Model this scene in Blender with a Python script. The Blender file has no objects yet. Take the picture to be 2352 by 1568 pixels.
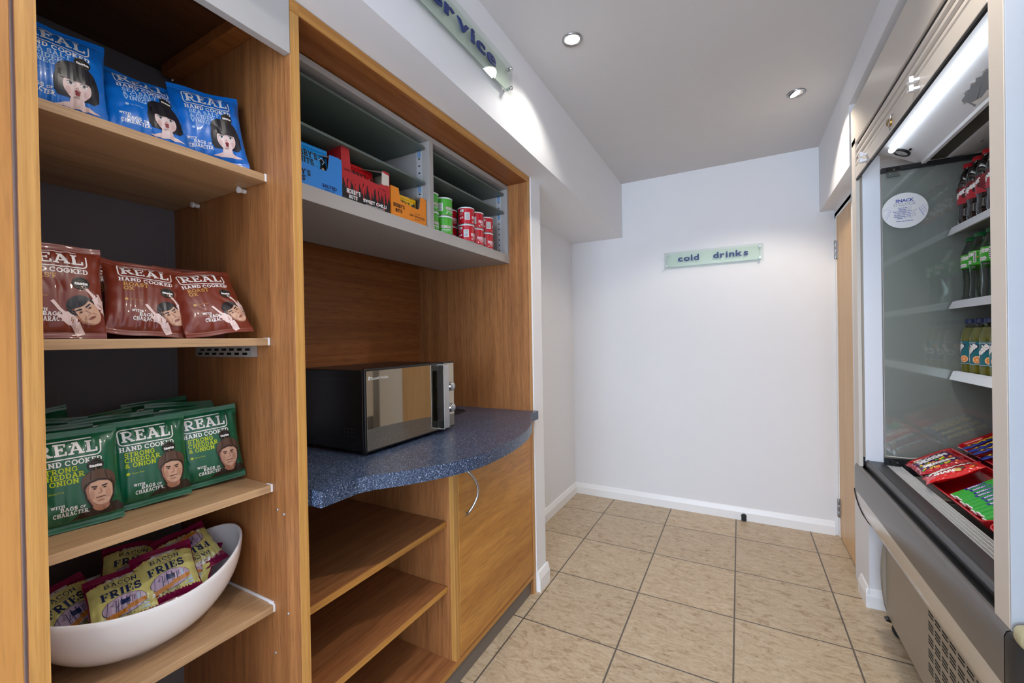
import bpy, math, random
from mathutils import Matrix, Vector, Euler
PI = math.pi
sin, cos, sqrt, radians = math.sin, math.cos, math.sqrt, math.radians
scene = bpy.context.scene
COL = scene.collection
rng = random.Random(7)

# ------------------------------------------------------------------ materials
def lin(c):
    return tuple((v/255/12.92 if v/255 <= .04045 else ((v/255+.055)/1.055)**2.4) for v in c)

def base_mat(name, rough=.5, metal=0., coat=0., spec=.5):
    m = bpy.data.materials.new(name); m.use_nodes = True
    b = m.node_tree.nodes['Principled BSDF']
    b.inputs['Roughness'].default_value = rough
    b.inputs['Metallic'].default_value = metal
    b.inputs['Coat Weight'].default_value = coat
    b.inputs['Specular IOR Level'].default_value = spec
    return m, b

def plain(name, rgb, rough=.5, metal=0., coat=0., spec=.5, var=.06, bump=0., bscale=300, emit=0.):
    """a plain finish with a faint procedural unevenness"""
    m, b = base_mat(name, rough, metal, coat, spec)
    nt = m.node_tree; N = nt.nodes; L = nt.links
    c = lin(rgb)
    tc = N.new('ShaderNodeTexCoord')
    nz = N.new('ShaderNodeTexNoise'); nz.inputs['Scale'].default_value = 9; nz.inputs['Detail'].default_value = 4
    L.new(tc.outputs['Object'], nz.inputs['Vector'])
    mx = N.new('ShaderNodeMix'); mx.data_type = 'RGBA'
    mx.inputs['A'].default_value = (*[v*(1-var) for v in c], 1)
    mx.inputs['B'].default_value = (*[min(1, v*(1+var)) for v in c], 1)
    L.new(nz.outputs['Fac'], mx.inputs['Factor']); L.new(mx.outputs['Result'], b.inputs['Base Color'])
    if bump:
        n2 = N.new('ShaderNodeTexNoise'); n2.inputs['Scale'].default_value = bscale; n2.inputs['Detail'].default_value = 3
        L.new(tc.outputs['Object'], n2.inputs['Vector'])
        bp = N.new('ShaderNodeBump'); bp.inputs['Strength'].default_value = bump; bp.inputs['Distance'].default_value = .002
        L.new(n2.outputs['Fac'], bp.inputs['Height']); L.new(bp.outputs['Normal'], b.inputs['Normal'])
    if emit:
        b.inputs['Emission Color'].default_value = (*c, 1); b.inputs['Emission Strength'].default_value = emit
    return m

def wood(name, dark, light, grain='z', rough=.42, across=28., seed=0., pores=.35, coat=0.):
    m, b = base_mat(name, rough, 0, coat)
    nt = m.node_tree; N = nt.nodes; L = nt.links
    tc = N.new('ShaderNodeTexCoord'); mp = N.new('ShaderNodeMapping')
    sc = {'x': (1.2, across, across), 'y': (across, 1.2, across), 'z': (across, across, 1.2)}[grain]
    mp.inputs['Scale'].default_value = sc; mp.inputs['Location'].default_value = (seed, seed*1.7, seed*.6)
    L.new(tc.outputs['Object'], mp.inputs['Vector'])
    n1 = N.new('ShaderNodeTexNoise'); n1.inputs['Scale'].default_value = 1.; n1.inputs['Detail'].default_value = 7
    n1.inputs['Roughness'].default_value = .62; n1.inputs['Distortion'].default_value = .55
    L.new(mp.outputs['Vector'], n1.inputs['Vector'])
    r1 = N.new('ShaderNodeValToRGB'); e = r1.color_ramp.elements
    e[0].position = .3; e[0].color = (*lin(dark), 1); e[1].position = .68; e[1].color = (*lin(light), 1)
    L.new(n1.outputs['Fac'], r1.inputs['Fac'])
    mp2 = N.new('ShaderNodeMapping')
    mp2.inputs['Scale'].default_value = tuple(s*5 if s > 2 else 9 for s in sc)
    L.new(tc.outputs['Object'], mp2.inputs['Vector'])
    n2 = N.new('ShaderNodeTexNoise'); n2.inputs['Scale'].default_value = 1.6; n2.inputs['Detail'].default_value = 3
    L.new(mp2.outputs['Vector'], n2.inputs['Vector'])
    r2 = N.new('ShaderNodeValToRGB'); e = r2.color_ramp.elements
    e[0].position = .36; e[0].color = (1-pores, 1-pores, 1-pores, 1); e[1].position = .52; e[1].color = (1, 1, 1, 1)
    L.new(n2.outputs['Fac'], r2.inputs['Fac'])
    mx = N.new('ShaderNodeMix'); mx.data_type = 'RGBA'; mx.blend_type = 'MULTIPLY'; mx.inputs['Factor'].default_value = 1
    L.new(r1.outputs['Color'], mx.inputs['A']); L.new(r2.outputs['Color'], mx.inputs['B'])
    L.new(mx.outputs['Result'], b.inputs['Base Color'])
    bp = N.new('ShaderNodeBump'); bp.inputs['Strength'].default_value = .08; bp.inputs['Distance'].default_value = .001
    L.new(r2.outputs['Color'], bp.inputs['Height']); L.new(bp.outputs['Normal'], b.inputs['Normal'])
    return m

def worktop_mat():
    m, b = base_mat('speckled_blue_worktop', .3, 0, 0, .5)
    nt = m.node_tree; N = nt.nodes; L = nt.links
    tc = N.new('ShaderNodeTexCoord')
    n1 = N.new('ShaderNodeTexNoise'); n1.inputs['Scale'].default_value = 300; n1.inputs['Detail'].default_value = 2
    L.new(tc.outputs['Object'], n1.inputs['Vector'])
    r = N.new('ShaderNodeValToRGB'); e = r.color_ramp.elements
    e[0].position = .34; e[0].color = (*lin((22, 28, 42)), 1); e[1].position = .74; e[1].color = (*lin((176, 186, 205)), 1)
    x = e.new(.48); x.color = (*lin((46, 62, 84)), 1); x = e.new(.60); x.color = (*lin((72, 84, 110)), 1)
    L.new(n1.outputs['Fac'], r.inputs['Fac']); L.new(r.outputs['Color'], b.inputs['Base Color'])
    return m

def tile_mat():
    m, b = base_mat('stone_floor_tile', .42, 0, 0, .45)
    nt = m.node_tree; N = nt.nodes; L = nt.links
    tc = N.new('ShaderNodeTexCoord')
    mp = N.new('ShaderNodeMapping'); mp.inputs['Location'].default_value = (.0364+.4326*20, -1.7410+.4385*20, 0)
    L.new(tc.outputs['Object'], mp.inputs['Vector'])
    br = N.new('ShaderNodeTexBrick'); br.offset = 0; br.squash = 1
    br.inputs['Scale'].default_value = 1; br.inputs['Brick Width'].default_value = .4326; br.inputs['Row Height'].default_value = .4385
    br.inputs['Mortar Size'].default_value = .0036; br.inputs['Mortar Smooth'].default_value = .25; br.inputs['Bias'].default_value = 0
    br.inputs['Color1'].default_value = (.93, .93, .93, 1); br.inputs['Color2'].default_value = (1.06, 1.05, 1.04, 1)
    L.new(mp.outputs['Vector'], br.inputs['Vector'])
    mp2 = N.new('ShaderNodeMapping'); mp2.inputs['Rotation'].default_value = (0, 0, radians(38)); mp2.inputs['Scale'].default_value = (17, 38, 1)
    L.new(tc.outputs['Object'], mp2.inputs['Vector'])
    n1 = N.new('ShaderNodeTexNoise'); n1.inputs['Scale'].default_value = 1.; n1.inputs['Detail'].default_value = 8; n1.inputs['Roughness'].default_value = .62
    n1.inputs['Distortion'].default_value = 1.2
    L.new(mp2.outputs['Vector'], n1.inputs['Vector'])
    r = N.new('ShaderNodeValToRGB'); e = r.color_ramp.elements
    e[0].position = .3; e[0].color = (*lin((152, 128, 101)), 1); e[1].position = .75; e[1].color = (*lin((206, 190, 164)), 1)
    x = e.new(.44); x.color = (*lin((184, 163, 134)), 1); x = e.new(.58); x.color = (*lin((196, 177, 150)), 1)
    L.new(n1.outputs['Fac'], r.inputs['Fac'])
    # fine cleft lines
    n3 = N.new('ShaderNodeTexNoise'); n3.inputs['Scale'].default_value = 1.7; n3.inputs['Detail'].default_value = 5; n3.inputs['Distortion'].default_value = .8
    L.new(mp2.outputs['Vector'], n3.inputs['Vector'])
    r3 = N.new('ShaderNodeValToRGB'); e = r3.color_ramp.elements
    e[0].position = .475; e[0].color = (1, 1, 1, 1); e[1].position = .525; e[1].color = (1, 1, 1, 1)
    x = e.new(.5); x.color = (.66, .62, .57, 1)
    L.new(n3.outputs['Fac'], r3.inputs['Fac'])
    mA = N.new('ShaderNodeMix'); mA.data_type = 'RGBA'; mA.blend_type = 'MULTIPLY'; mA.inputs['Factor'].default_value = .75
    L.new(r.outputs['Color'], mA.inputs['A']); L.new(r3.outputs['Color'], mA.inputs['B'])
    mB = N.new('ShaderNodeMix'); mB.data_type = 'RGBA'; mB.blend_type = 'MULTIPLY'; mB.inputs['Factor'].default_value = 1
    L.new(mA.outputs['Result'], mB.inputs['A']); L.new(br.outputs['Color'], mB.inputs['B'])
    mC = N.new('ShaderNodeMix'); mC.data_type = 'RGBA'; mC.inputs['B'].default_value = (*lin((96, 88, 78)), 1)
    L.new(br.outputs['Fac'], mC.inputs['Factor']); L.new(mB.outputs['Result'], mC.inputs['A'])
    L.new(mC.outputs['Result'], b.inputs['Base Color'])
    ad = N.new('ShaderNodeMath'); ad.operation = 'MULTIPLY_ADD'; ad.inputs[1].default_value = -2.; L.new(br.outputs['Fac'], ad.inputs[0]); L.new(n1.outputs['Fac'], ad.inputs[2])
    bp = N.new('ShaderNodeBump'); bp.inputs['Strength'].default_value = .6; bp.inputs['Distance'].default_value = .004
    L.new(ad.outputs[0], bp.inputs['Height']); L.new(bp.outputs['Normal'], b.inputs['Normal'])
    return m

def glass(name, rgb, rough=0., ior=1.48):
    m, b = base_mat(name, rough)
    b.inputs['Base Color'].default_value = (*lin(rgb), 1)
    b.inputs['Transmission Weight'].default_value = 1; b.inputs['IOR'].default_value = ior
    return m

def emitter(name, rgb, s):
    m, b = base_mat(name, .5)
    b.inputs['Base Color'].default_value = (.8, .8, .8, 1)
    b.inputs['Emission Color'].default_value = (*rgb, 1); b.inputs['Emission Strength'].default_value = s
    return m

MT = {}
def P(name, rgb, **k):
    if name not in MT: MT[name] = plain(name, rgb, **k)
    return MT[name]

WALL = plain('white_wall_paint', (227, 227, 229), rough=.75, var=.012, bump=.05, bscale=260)
CEIL = plain('ceiling_paint', (204, 202, 202), rough=.85, var=.012)
SKIRT = plain('white_gloss_skirting', (238, 238, 238), rough=.35, var=.01)
FLOOR = tile_mat()
OAKV = wood('oak_veneer_upright', (138, 86, 48), (178, 120, 70), 'z', across=44, seed=3.1, pores=.28)
OAKH = wood('oak_veneer_horizontal', (132, 74, 34), (166, 104, 54), 'y', across=44, seed=8.4, pores=.28)
OAKT = wood('oak_veneer_shelf_top', (136, 84, 48), (170, 114, 70), 'y', across=44, seed=1.7, pores=.25)
EDGEV = wood('golden_oak_lipping_upright', (172, 120, 58), (204, 154, 84), 'z', across=80, seed=5.5, pores=.14)
EDGEH = wood('golden_oak_lipping_level', (164, 108, 46), (196, 142, 68), 'y', across=80, seed=2.2, pores=.16)
DOORW = wood('golden_oak_door', (170, 110, 44), (200, 142, 66), 'y', across=22, seed=6.3, rough=.35, pores=.22)
PALEOAK = wood('pale_oak_board', (166, 130, 94), (198, 164, 124), 'y', across=40, seed=9.2, pores=.15)
MAPLE = wood('maple_door', (206, 164, 112), (220, 182, 132), 'z', across=22, seed=4.4, pores=.08)
DARKW = wood('dark_wood_board', (60, 36, 20), (92, 58, 34), 'y', seed=7.7)
CHAR = plain('charcoal_back_board', (104, 100, 104), rough=.7, var=.05)
GREYLAM = plain('grey_laminate', (162, 158, 154), rough=.5, var=.02)
FASCIA = plain('grey_fascia_paint', (176, 174, 172), rough=.5, var=.02, bump=.04)
PLINTH = plain('grey_plinth', (112, 104, 96), rough=.5)
WTOP = worktop_mat()
WHITEP = plain('white_plastic', (236, 238, 242), rough=.3, var=.01)
WHITEM = plain('white_enamel', (226, 230, 238), rough=.28, var=.01)
BEIGEM = plain('beige_enamel', (206, 198, 188), rough=.35, var=.015)
CREAM = plain('cream_enamel', (196, 190, 178), rough=.22, var=.015, coat=.4)
PANELG = plain('grey_beige_panel', (152, 142, 126), rough=.4, var=.02)
BUMPER = plain('dark_grey_bumper', (92, 88, 86), rough=.28, var=.02)
DECK = plain('graphite_deck', (70, 72, 76), rough=.42, var=.03)
BLACK = plain('black_plastic', (14, 14, 15), rough=.3, var=.02)
RUBBER = plain('black_rubber', (22, 22, 24), rough=.6, var=.02)
STEEL = plain('brushed_steel', (170, 170, 172), rough=.3, metal=1., var=.03)
CHROME = plain('chrome', (215, 215, 218), rough=.12, metal=1., var=.02)
BRASS = plain('brass', (168, 132, 66), rough=.3, metal=1.)
SILVER = plain('silver_paint', (178, 178, 180), rough=.3, metal=.6)
MIRROR = plain('smoked_mirror_glass', (182, 172, 154), rough=.03, metal=1., var=.01)
FROST = plain('frosted_green_glass', (92, 104, 98), rough=.25, var=.03)
CLEARG = glass('clear_glass', (236, 244, 238))
def thin_glass(name, tint, gloss, ior=1.5, extra=.05):
    m, b = base_mat(name); nt = m.node_tree; N = nt.nodes; L = nt.links
    tr = N.new('ShaderNodeBsdfTransparent'); tr.inputs['Color'].default_value = (*tint, 1)
    gl = N.new('ShaderNodeBsdfGlossy'); gl.inputs['Roughness'].default_value = gloss; gl.inputs['Color'].default_value = (.9, .95, .92, 1)
    lw = N.new('ShaderNodeLayerWeight'); lw.inputs['Blend'].default_value = .5
    pw = N.new('ShaderNodeMath'); pw.operation = 'POWER'; pw.inputs[1].default_value = 4.; L.new(lw.outputs['Facing'], pw.inputs[0])
    ad = N.new('ShaderNodeMath'); ad.operation = 'MULTIPLY_ADD'; ad.use_clamp = True; ad.inputs[1].default_value = .9; ad.inputs[2].default_value = .035+extra; L.new(pw.outputs[0], ad.inputs[0])
    mx = N.new('ShaderNodeMixShader'); L.new(ad.outputs[0], mx.inputs[0]); L.new(tr.outputs[0], mx.inputs[1]); L.new(gl.outputs[0], mx.inputs[2])
    L.new(mx.outputs[0], N['Material Output'].inputs['Surface']); return m
SIGNG = thin_glass('sign_glass', (.93, .96, .94), .02, 1.5, 0)
ENDG = thin_glass('cooler_end_glass', (.80, .82, .80), .05, 1.5, .07)
def _haze(m, f):  # mixes a pale haze into the glass to brighten it
    nt = m.node_tree; N = nt.nodes; L = nt.links; out = N['Material Output']; src = out.inputs['Surface'].links[0].from_socket
    df = N.new('ShaderNodeBsdfDiffuse'); df.inputs['Color'].default_value = (.78, .82, .79, 1); tl = N.new('ShaderNodeBsdfTranslucent'); tl.inputs['Color'].default_value = (.78, .82, .79, 1)
    a = N.new('ShaderNodeMixShader'); a.inputs[0].default_value = .4; L.new(df.outputs[0], a.inputs[1]); L.new(tl.outputs[0], a.inputs[2])
    b = N.new('ShaderNodeMixShader'); b.inputs[0].default_value = f; L.new(src, b.inputs[1]); L.new(a.outputs[0], b.inputs[2]); L.new(b.outputs[0], out.inputs['Surface'])
_haze(ENDG, .11)
WHITE = plain('print_white', (238, 238, 238), rough=.4, var=.01)
NAVY = plain('print_navy', (20, 42, 104), rough=.4)
PBLACK = plain('print_black', (20, 19, 18), rough=.45)

# ------------------------------------------------------------------ mesh builder
class MB:
    def __init__(s): s.v = []; s.f = []; s.m = []; s.sm = []; s.mats = []
    def mi(s, mat):
        if mat not in s.mats: s.mats.append(mat)
        return s.mats.index(mat)
    def face(s, pts, mat, smooth=False):
        i = len(s.v); s.v += [tuple(p) for p in pts]; s.f.append(tuple(range(i, i+len(pts)))); s.m.append(s.mi(mat)); s.sm.append(smooth); return s
    def raw(s, vs, fs, mat, smooth=False):
        i = len(s.v); s.v += [tuple(p) for p in vs]; k = s.mi(mat)
        for f in fs: s.f.append(tuple(i+j for j in f)); s.m.append(k); s.sm.append(smooth)
        return s
    def box(s, x0, x1, y0, y1, z0, z1, mat):
        vs = [(x0,y0,z0),(x1,y0,z0),(x1,y1,z0),(x0,y1,z0),(x0,y0,z1),(x1,y0,z1),(x1,y1,z1),(x0,y1,z1)]
        fs = [(3,2,1,0),(4,5,6,7),(0,1,5,4),(1,2,6,5),(2,3,7,6),(3,0,4,7)]
        return s.raw(vs, fs, mat)
    def prism(s, poly, axis, a, b, mat, smooth=False, caps=True):
        """poly: 2D points; axis x -> (y,z), y -> (x,z), z -> (x,y)"""
        mk = {'x': lambda p, t: (t, p[0], p[1]), 'y': lambda p, t: (p[0], t, p[1]), 'z': lambda p, t: (p[0], p[1], t)}[axis]
        n = len(poly); vs = [mk(p, a) for p in poly]+[mk(p, b) for p in poly]
        s.raw(vs, [(i, (i+1) % n, n+(i+1) % n, n+i) for i in range(n)], mat, smooth)
        if caps: s.raw(vs, [tuple(range(n))[::-1], tuple(range(n, 2*n))], mat)
        return s
    def strip(s, poly, axis, a, b, mat, smooth=True):
        mk = {'x': lambda p, t: (t, p[0], p[1]), 'y': lambda p, t: (p[0], t, p[1]), 'z': lambda p, t: (p[0], p[1], t)}[axis]
        n = len(poly); vs = [mk(p, a) for p in poly]+[mk(p, b) for p in poly]
        return s.raw(vs, [(i, i+1, n+i+1, n+i) for i in range(n-1)], mat, smooth)
    def lathe(s, prof, mat, c=(0, 0, 0), n=32, axis='z', smooth=True, close=True):
        mk = {'z': lambda r, a, h: (c[0]+r*cos(a), c[1]+r*sin(a), c[2]+h),
              'y': lambda r, a, h: (c[0]+r*cos(a), c[1]+h, c[2]+r*sin(a)),
              'x': lambda r, a, h: (c[0]+h, c[1]+r*cos(a), c[2]+r*sin(a))}[axis]
        vs = [mk(r, 2*PI*i/n, h) for r, h in prof for i in range(n)]
        fs = [(k*n+i, k*n+(i+1) % n, (k+1)*n+(i+1) % n, (k+1)*n+i) for k in range(len(prof)-1) for i in range(n)]
        s.raw(vs, fs, mat, smooth)
        if close:
            s.raw([mk(prof[0][0], 2*PI*i/n, prof[0][1]) for i in range(n)], [tuple(range(n))[::-1]], mat)
            s.raw([mk(prof[-1][0], 2*PI*i/n, prof[-1][1]) for i in range(n)], [tuple(range(n))], mat)
        return s
    def tube(s, path, r, mat, n=8):
        path = [Vector(p) for p in path]; vs = []; up = Vector((0, 0, 1)); prev = None
        for i, p in enumerate(path):
            t = (path[min(i+1, len(path)-1)]-path[max(i-1, 0)]).normalized()
            if prev is None: a = t.cross(up if abs(t.z) < .9 else Vector((1, 0, 0))).normalized()
            else: a = (prev - t*prev.dot(t)).normalized()
            prev = a; b = t.cross(a)
            vs += [tuple(p+a*(r*cos(2*PI*k/n))+b*(r*sin(2*PI*k/n))) for k in range(n)]
        m = len(path)
        fs = [(i*n+k, i*n+(k+1) % n, (i+1)*n+(k+1) % n, (i+1)*n+k) for i in range(m-1) for k in range(n)]
        fs += [tuple(range(n))[::-1], tuple(range((m-1)*n, m*n))]
        return s.raw(vs, fs, mat, True)
    def grid(s, fn, nu, nv, mat, smooth=True, flip=False):
        vs = [fn(i/nu, j/nv) for j in range(nv+1) for i in range(nu+1)]; w = nu+1
        fs = [(j*w+i, j*w+i+1, (j+1)*w+i+1, (j+1)*w+i) for j in range(nv) for i in range(nu)]
        if flip: fs = [f[::-1] for f in fs]
        return s.raw(vs, fs, mat, smooth)
    def build(s, name, parent=None, origin=None, bevel=0., seg=2):
        """verts are in world space when origin is None and parent is None; otherwise relative to the thing's base"""
        base = Vector((0, 0, 0))
        if origin is not None: base = Vector(origin)
        elif parent is not None and parent.get('_base') is not None: base = Vector(parent['_base'])
        me = bpy.data.meshes.new(name)
        me.from_pydata([tuple(Vector(v)-base) for v in s.v], [], s.f)
        for m in s.mats: me.materials.append(m)
        me.polygons.foreach_set('material_index', s.m); me.polygons.foreach_set('use_smooth', s.sm)
        me.update()
        o = bpy.data.objects.new(name, me); COL.objects.link(o)
        if parent is not None: o.parent = parent; o['_base'] = list(base)
        else: o.location = base; o['_base'] = list(base)
        if bevel:
            md = o.modifiers.new('bevel', 'BEVEL'); md.width = bevel; md.segments = seg; md.limit_method = 'ANGLE'; md.angle_limit = radians(40)
        return o

def bx(name, x0, x1, y0, y1, z0, z1, mat, parent=None, bevel=.0012, origin=None):
    return MB().box(x0, x1, y0, y1, z0, z1, mat).build(name, parent, origin, bevel)

def empty(name, loc):
    o = bpy.data.objects.new(name, None); COL.objects.link(o); o.location = loc; o['_base'] = list(loc); o.empty_display_size = .05
    return o
def tag(o, label, cat, group=None):
    o['label'] = label; o['category'] = cat
    if group: o['group'] = group
    return o
def struct(o):
    o['kind'] = 'structure'; return o
def dup(root, name=None):
    r = root.copy(); COL.objects.link(r)
    for ch in list(root.children):
        c = ch.copy(); COL.objects.link(c); c.parent = r
        for g in list(ch.children):
            d = g.copy(); COL.objects.link(d); d.parent = c
    return r
def place(o, cols, loc):
    """cols: world directions of the local x, y and z axes"""
    m = Matrix((cols[0], cols[1], cols[2])).transposed().to_4x4(); m.translation = Vector(loc)
    o.matrix_basis = m

# ------------------------------------------------------------------ lettering
_fc = {}
def font_polys(txt, bold=0., shear=0.):
    key = (txt, bold, shear)
    if key in _fc: return _fc[key]
    cu = bpy.data.curves.new('t', 'FONT'); cu.body = txt; cu.offset = bold; cu.shear = shear; cu.resolution_u = 3
    ob = bpy.data.objects.new('t', cu); COL.objects.link(ob)
    dg = bpy.context.evaluated_depsgraph_get(); dg.update()
    me = bpy.data.meshes.new_from_object(ob.evaluated_get(dg))
    ps = [[(me.vertices[i].co.x, me.vertices[i].co.y) for i in p.vertices] for p in me.polygons]
    bpy.data.objects.remove(ob); bpy.data.meshes.remove(me); bpy.data.curves.remove(cu)
    xs = [q[0] for p in ps for q in p] or [0, 1]
    x0 = min(xs); w = max(xs)-x0
    ps = [[(x-x0, y) for x, y in p] for p in ps]
    _fc[key] = (ps, w); return _fc[key]

def _stroke(pts, t):
    out = []; n = len(pts); nor = []
    for i in range(n):
        a = pts[max(i-1, 0)]; b = pts[min(i+1, n-1)]; dx, dy = b[0]-a[0], b[1]-a[1]; l = math.hypot(dx, dy) or 1
        nor.append((-dy/l*t/2, dx/l*t/2))
    for i in range(n-1):
        (x0, y0), (x1, y1) = pts[i], pts[i+1]; (a, b), (c, d) = nor[i], nor[i+1]
        out.append([(x0-a, y0-b), (x1-c, y1-d), (x1+c, y1+d), (x0+a, y0+b)])
    return out
def _arc(cx, cy, rx, ry, a0, a1, n=12):
    return [(cx+rx*cos(radians(a0+(a1-a0)*i/n)), cy+ry*sin(radians(a0+(a1-a0)*i/n))) for i in range(n+1)]
def _bar(x0, x1, y0, y1): return [(x0, y0), (x1, y0), (x1, y1), (x0, y1)]
def slab_glyph(ch, T=.2, S=.13, E=.09):
    """chunky slab serif capital, height 1: returns polygons and width"""
    P_ = []; h = T/2
    def stem(x, y0=0, y1=1, bot=1, top=1, e=E):
        P_.append(_bar(x-h, x+h, y0, y1))
        if bot: P_.append(_bar(x-h-e, x+h+e, y0, y0+S))
        if top: P_.append(_bar(x-h-e, x+h+e, y1-S, y1))
    def st(pts, t=T): P_.extend(_stroke(pts, t))
    x = h+E
    if ch == 'I': stem(x); w = 2*x
    elif ch == 'L': stem(x); P_.append(_bar(x, .72, 0, S)); P_.append(_bar(.72-.12, .72, 0, .34)); w = .72
    elif ch in 'EF':
        stem(x, bot=1); P_.append(_bar(x, .7, 1-S, 1)); P_.append(_bar(.58, .7, .7, 1)); P_.append(_bar(x, .52, .45, .45+S)); P_.append(_bar(.44, .54, .36, .66))
        if ch == 'E': P_.append(_bar(x, .74, 0, S)); P_.append(_bar(.62, .74, 0, .32))
        w = .74
    elif ch == 'H': stem(x); stem(.72); P_.append(_bar(x, .72, .44, .44+S)); w = .72+x
    elif ch == 'N': stem(x, top=1); stem(.74, bot=0); st([(x-.04, .96), (.78, .02)], T*.95); w = .74+x
    elif ch == 'A':
        st([(.16, .05), (.46, 1)], T*.72); st([(.46, 1), (.78, .05)], T); P_.append(_bar(.24, .7, .28, .28+S*.9))
        P_.append(_bar(0, .34, 0, S)); P_.append(_bar(.6, .96, 0, S)); P_.append(_bar(.24, .56, 1-S, 1)); w = .96
    elif ch == 'V':
        st([(.16, .95), (.46, 0)], T); st([(.46, 0), (.76, .95)], T*.75); P_.append(_bar(0, .34, 1-S, 1)); P_.append(_bar(.6, .92, 1-S, 1)); w = .92
    elif ch == 'W':
        for a, b in ((.16, .36), (.58, .36), (.58, .8), (1., .8)): st([(a, .95), (b, .03)], T*.8)
        P_.append(_bar(0, .3, 1-S, 1)); P_.append(_bar(.44, .72, 1-S, 1)); P_.append(_bar(.86, 1.16, 1-S, 1)); w = 1.16
    elif ch == 'X':
        st([(.14, .95), (.74, .05)], T); st([(.14, .05), (.74, .95)], T*.7)
        for a in (0, .6): P_.append(_bar(a, a+.3, 0, S)); P_.append(_bar(a, a+.3, 1-S, 1))
        w = .9
    elif ch == 'Y':
        st([(.14, .95), (.44, .45)], T); st([(.76, .95), (.44, .45)], T*.75); stem(.44, 0, .5, top=0); P_.append(_bar(0, .3, 1-S, 1)); P_.append(_bar(.6, .9, 1-S, 1)); w = .9
    elif ch == 'K':
        stem(x); st([(x, .45), (.72, .95)], T*.7); st([(.34, .56), (.76, .05)], T); P_.append(_bar(.56, .9, 0, S)); P_.append(_bar(.54, .86, 1-S, 1)); w = .9
    elif ch == 'T':
        stem(.42, top=0); P_.append(_bar(0, .84, 1-S, 1)); P_.append(_bar(0, .12, .68, 1)); P_.append(_bar(.72, .84, .68, 1)); w = .84
    elif ch in 'RPB':
        stem(x); r = .26; st([(x, .93)]+_arc(.42, .70, r, .235, 90, -90)+[(x, .465)], T*.72)
        if ch == 'R': st([(.4, .46), (.74, .06)], T*.95); P_.append(_bar(.6, .92, 0, S)); w = .9
        elif ch == 'B': st([(x, .5)]+_arc(.46, .27, .28, .21, 90, -90)+[(x, .06)], T*.78); w = .84
        else: w = .78
    elif ch == 'D': stem(x); st([(x, .93)]+_arc(.38, .5, .36, .43, 90, -90, 16)+[(x, .07)], T*.85); w = .86
    elif ch in 'OQ': st(_arc(.45, .5, .36, .43, 0, 360, 24), T*.88); w = .9
    elif ch in 'CG':
        st(_arc(.45, .5, .36, .43, 48, 318, 20), T*.88); P_.append(_bar(.66, .78, .64, .96))
        if ch == 'G': P_.append(_bar(.48, .9, .38, .38+S)); P_.append(_bar(.64, .82, .08, .46))
        w = .88
    elif ch == 'S':
        st(_arc(.38, .71, .24, .22, 20, 270, 14)[:]+_arc(.38, .28, .26, .22, 90, -160, 14)[1:], T*.85)
        P_.append(_bar(.56, .67, .66, .96)); P_.append(_bar(.06, .17, .05, .36)); w = .74
    elif ch == 'U': stem(x, .3, 1, bot=0); stem(.72, .3, 1, bot=0); st(_arc((x+.72)/2, .34, (.72-x)/2, .28, 180, 360, 14), T*.9); w = .72+x
    elif ch == "'": P_.append([(.04, .66), (.1, .66), (.2, 1), (.02, 1)]); w = .2
    elif ch == '.': P_.append(_bar(.02, .2, 0, .18)); w = .22
    elif ch == '&':
        ps, ww = font_polys('&', .01); P_ = [[(a*1.35, b*1.4) for a, b in p] for p in ps]; w = ww*1.35
    else: w = .34
    return P_, w
def slab_polys(txt, T=.2, S=.13, gap=.07, cond=1.):
    out = []; x = 0
    for ch in txt:
        if ch == ' ': x += .38; continue
        ps, w = slab_glyph(ch, T, S)
        out += [[(x+a, b) for a, b in p] for p in ps]; x += w+gap
    return [[(a*cond, b) for a, b in p] for p in out], (x-gap)*cond

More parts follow.
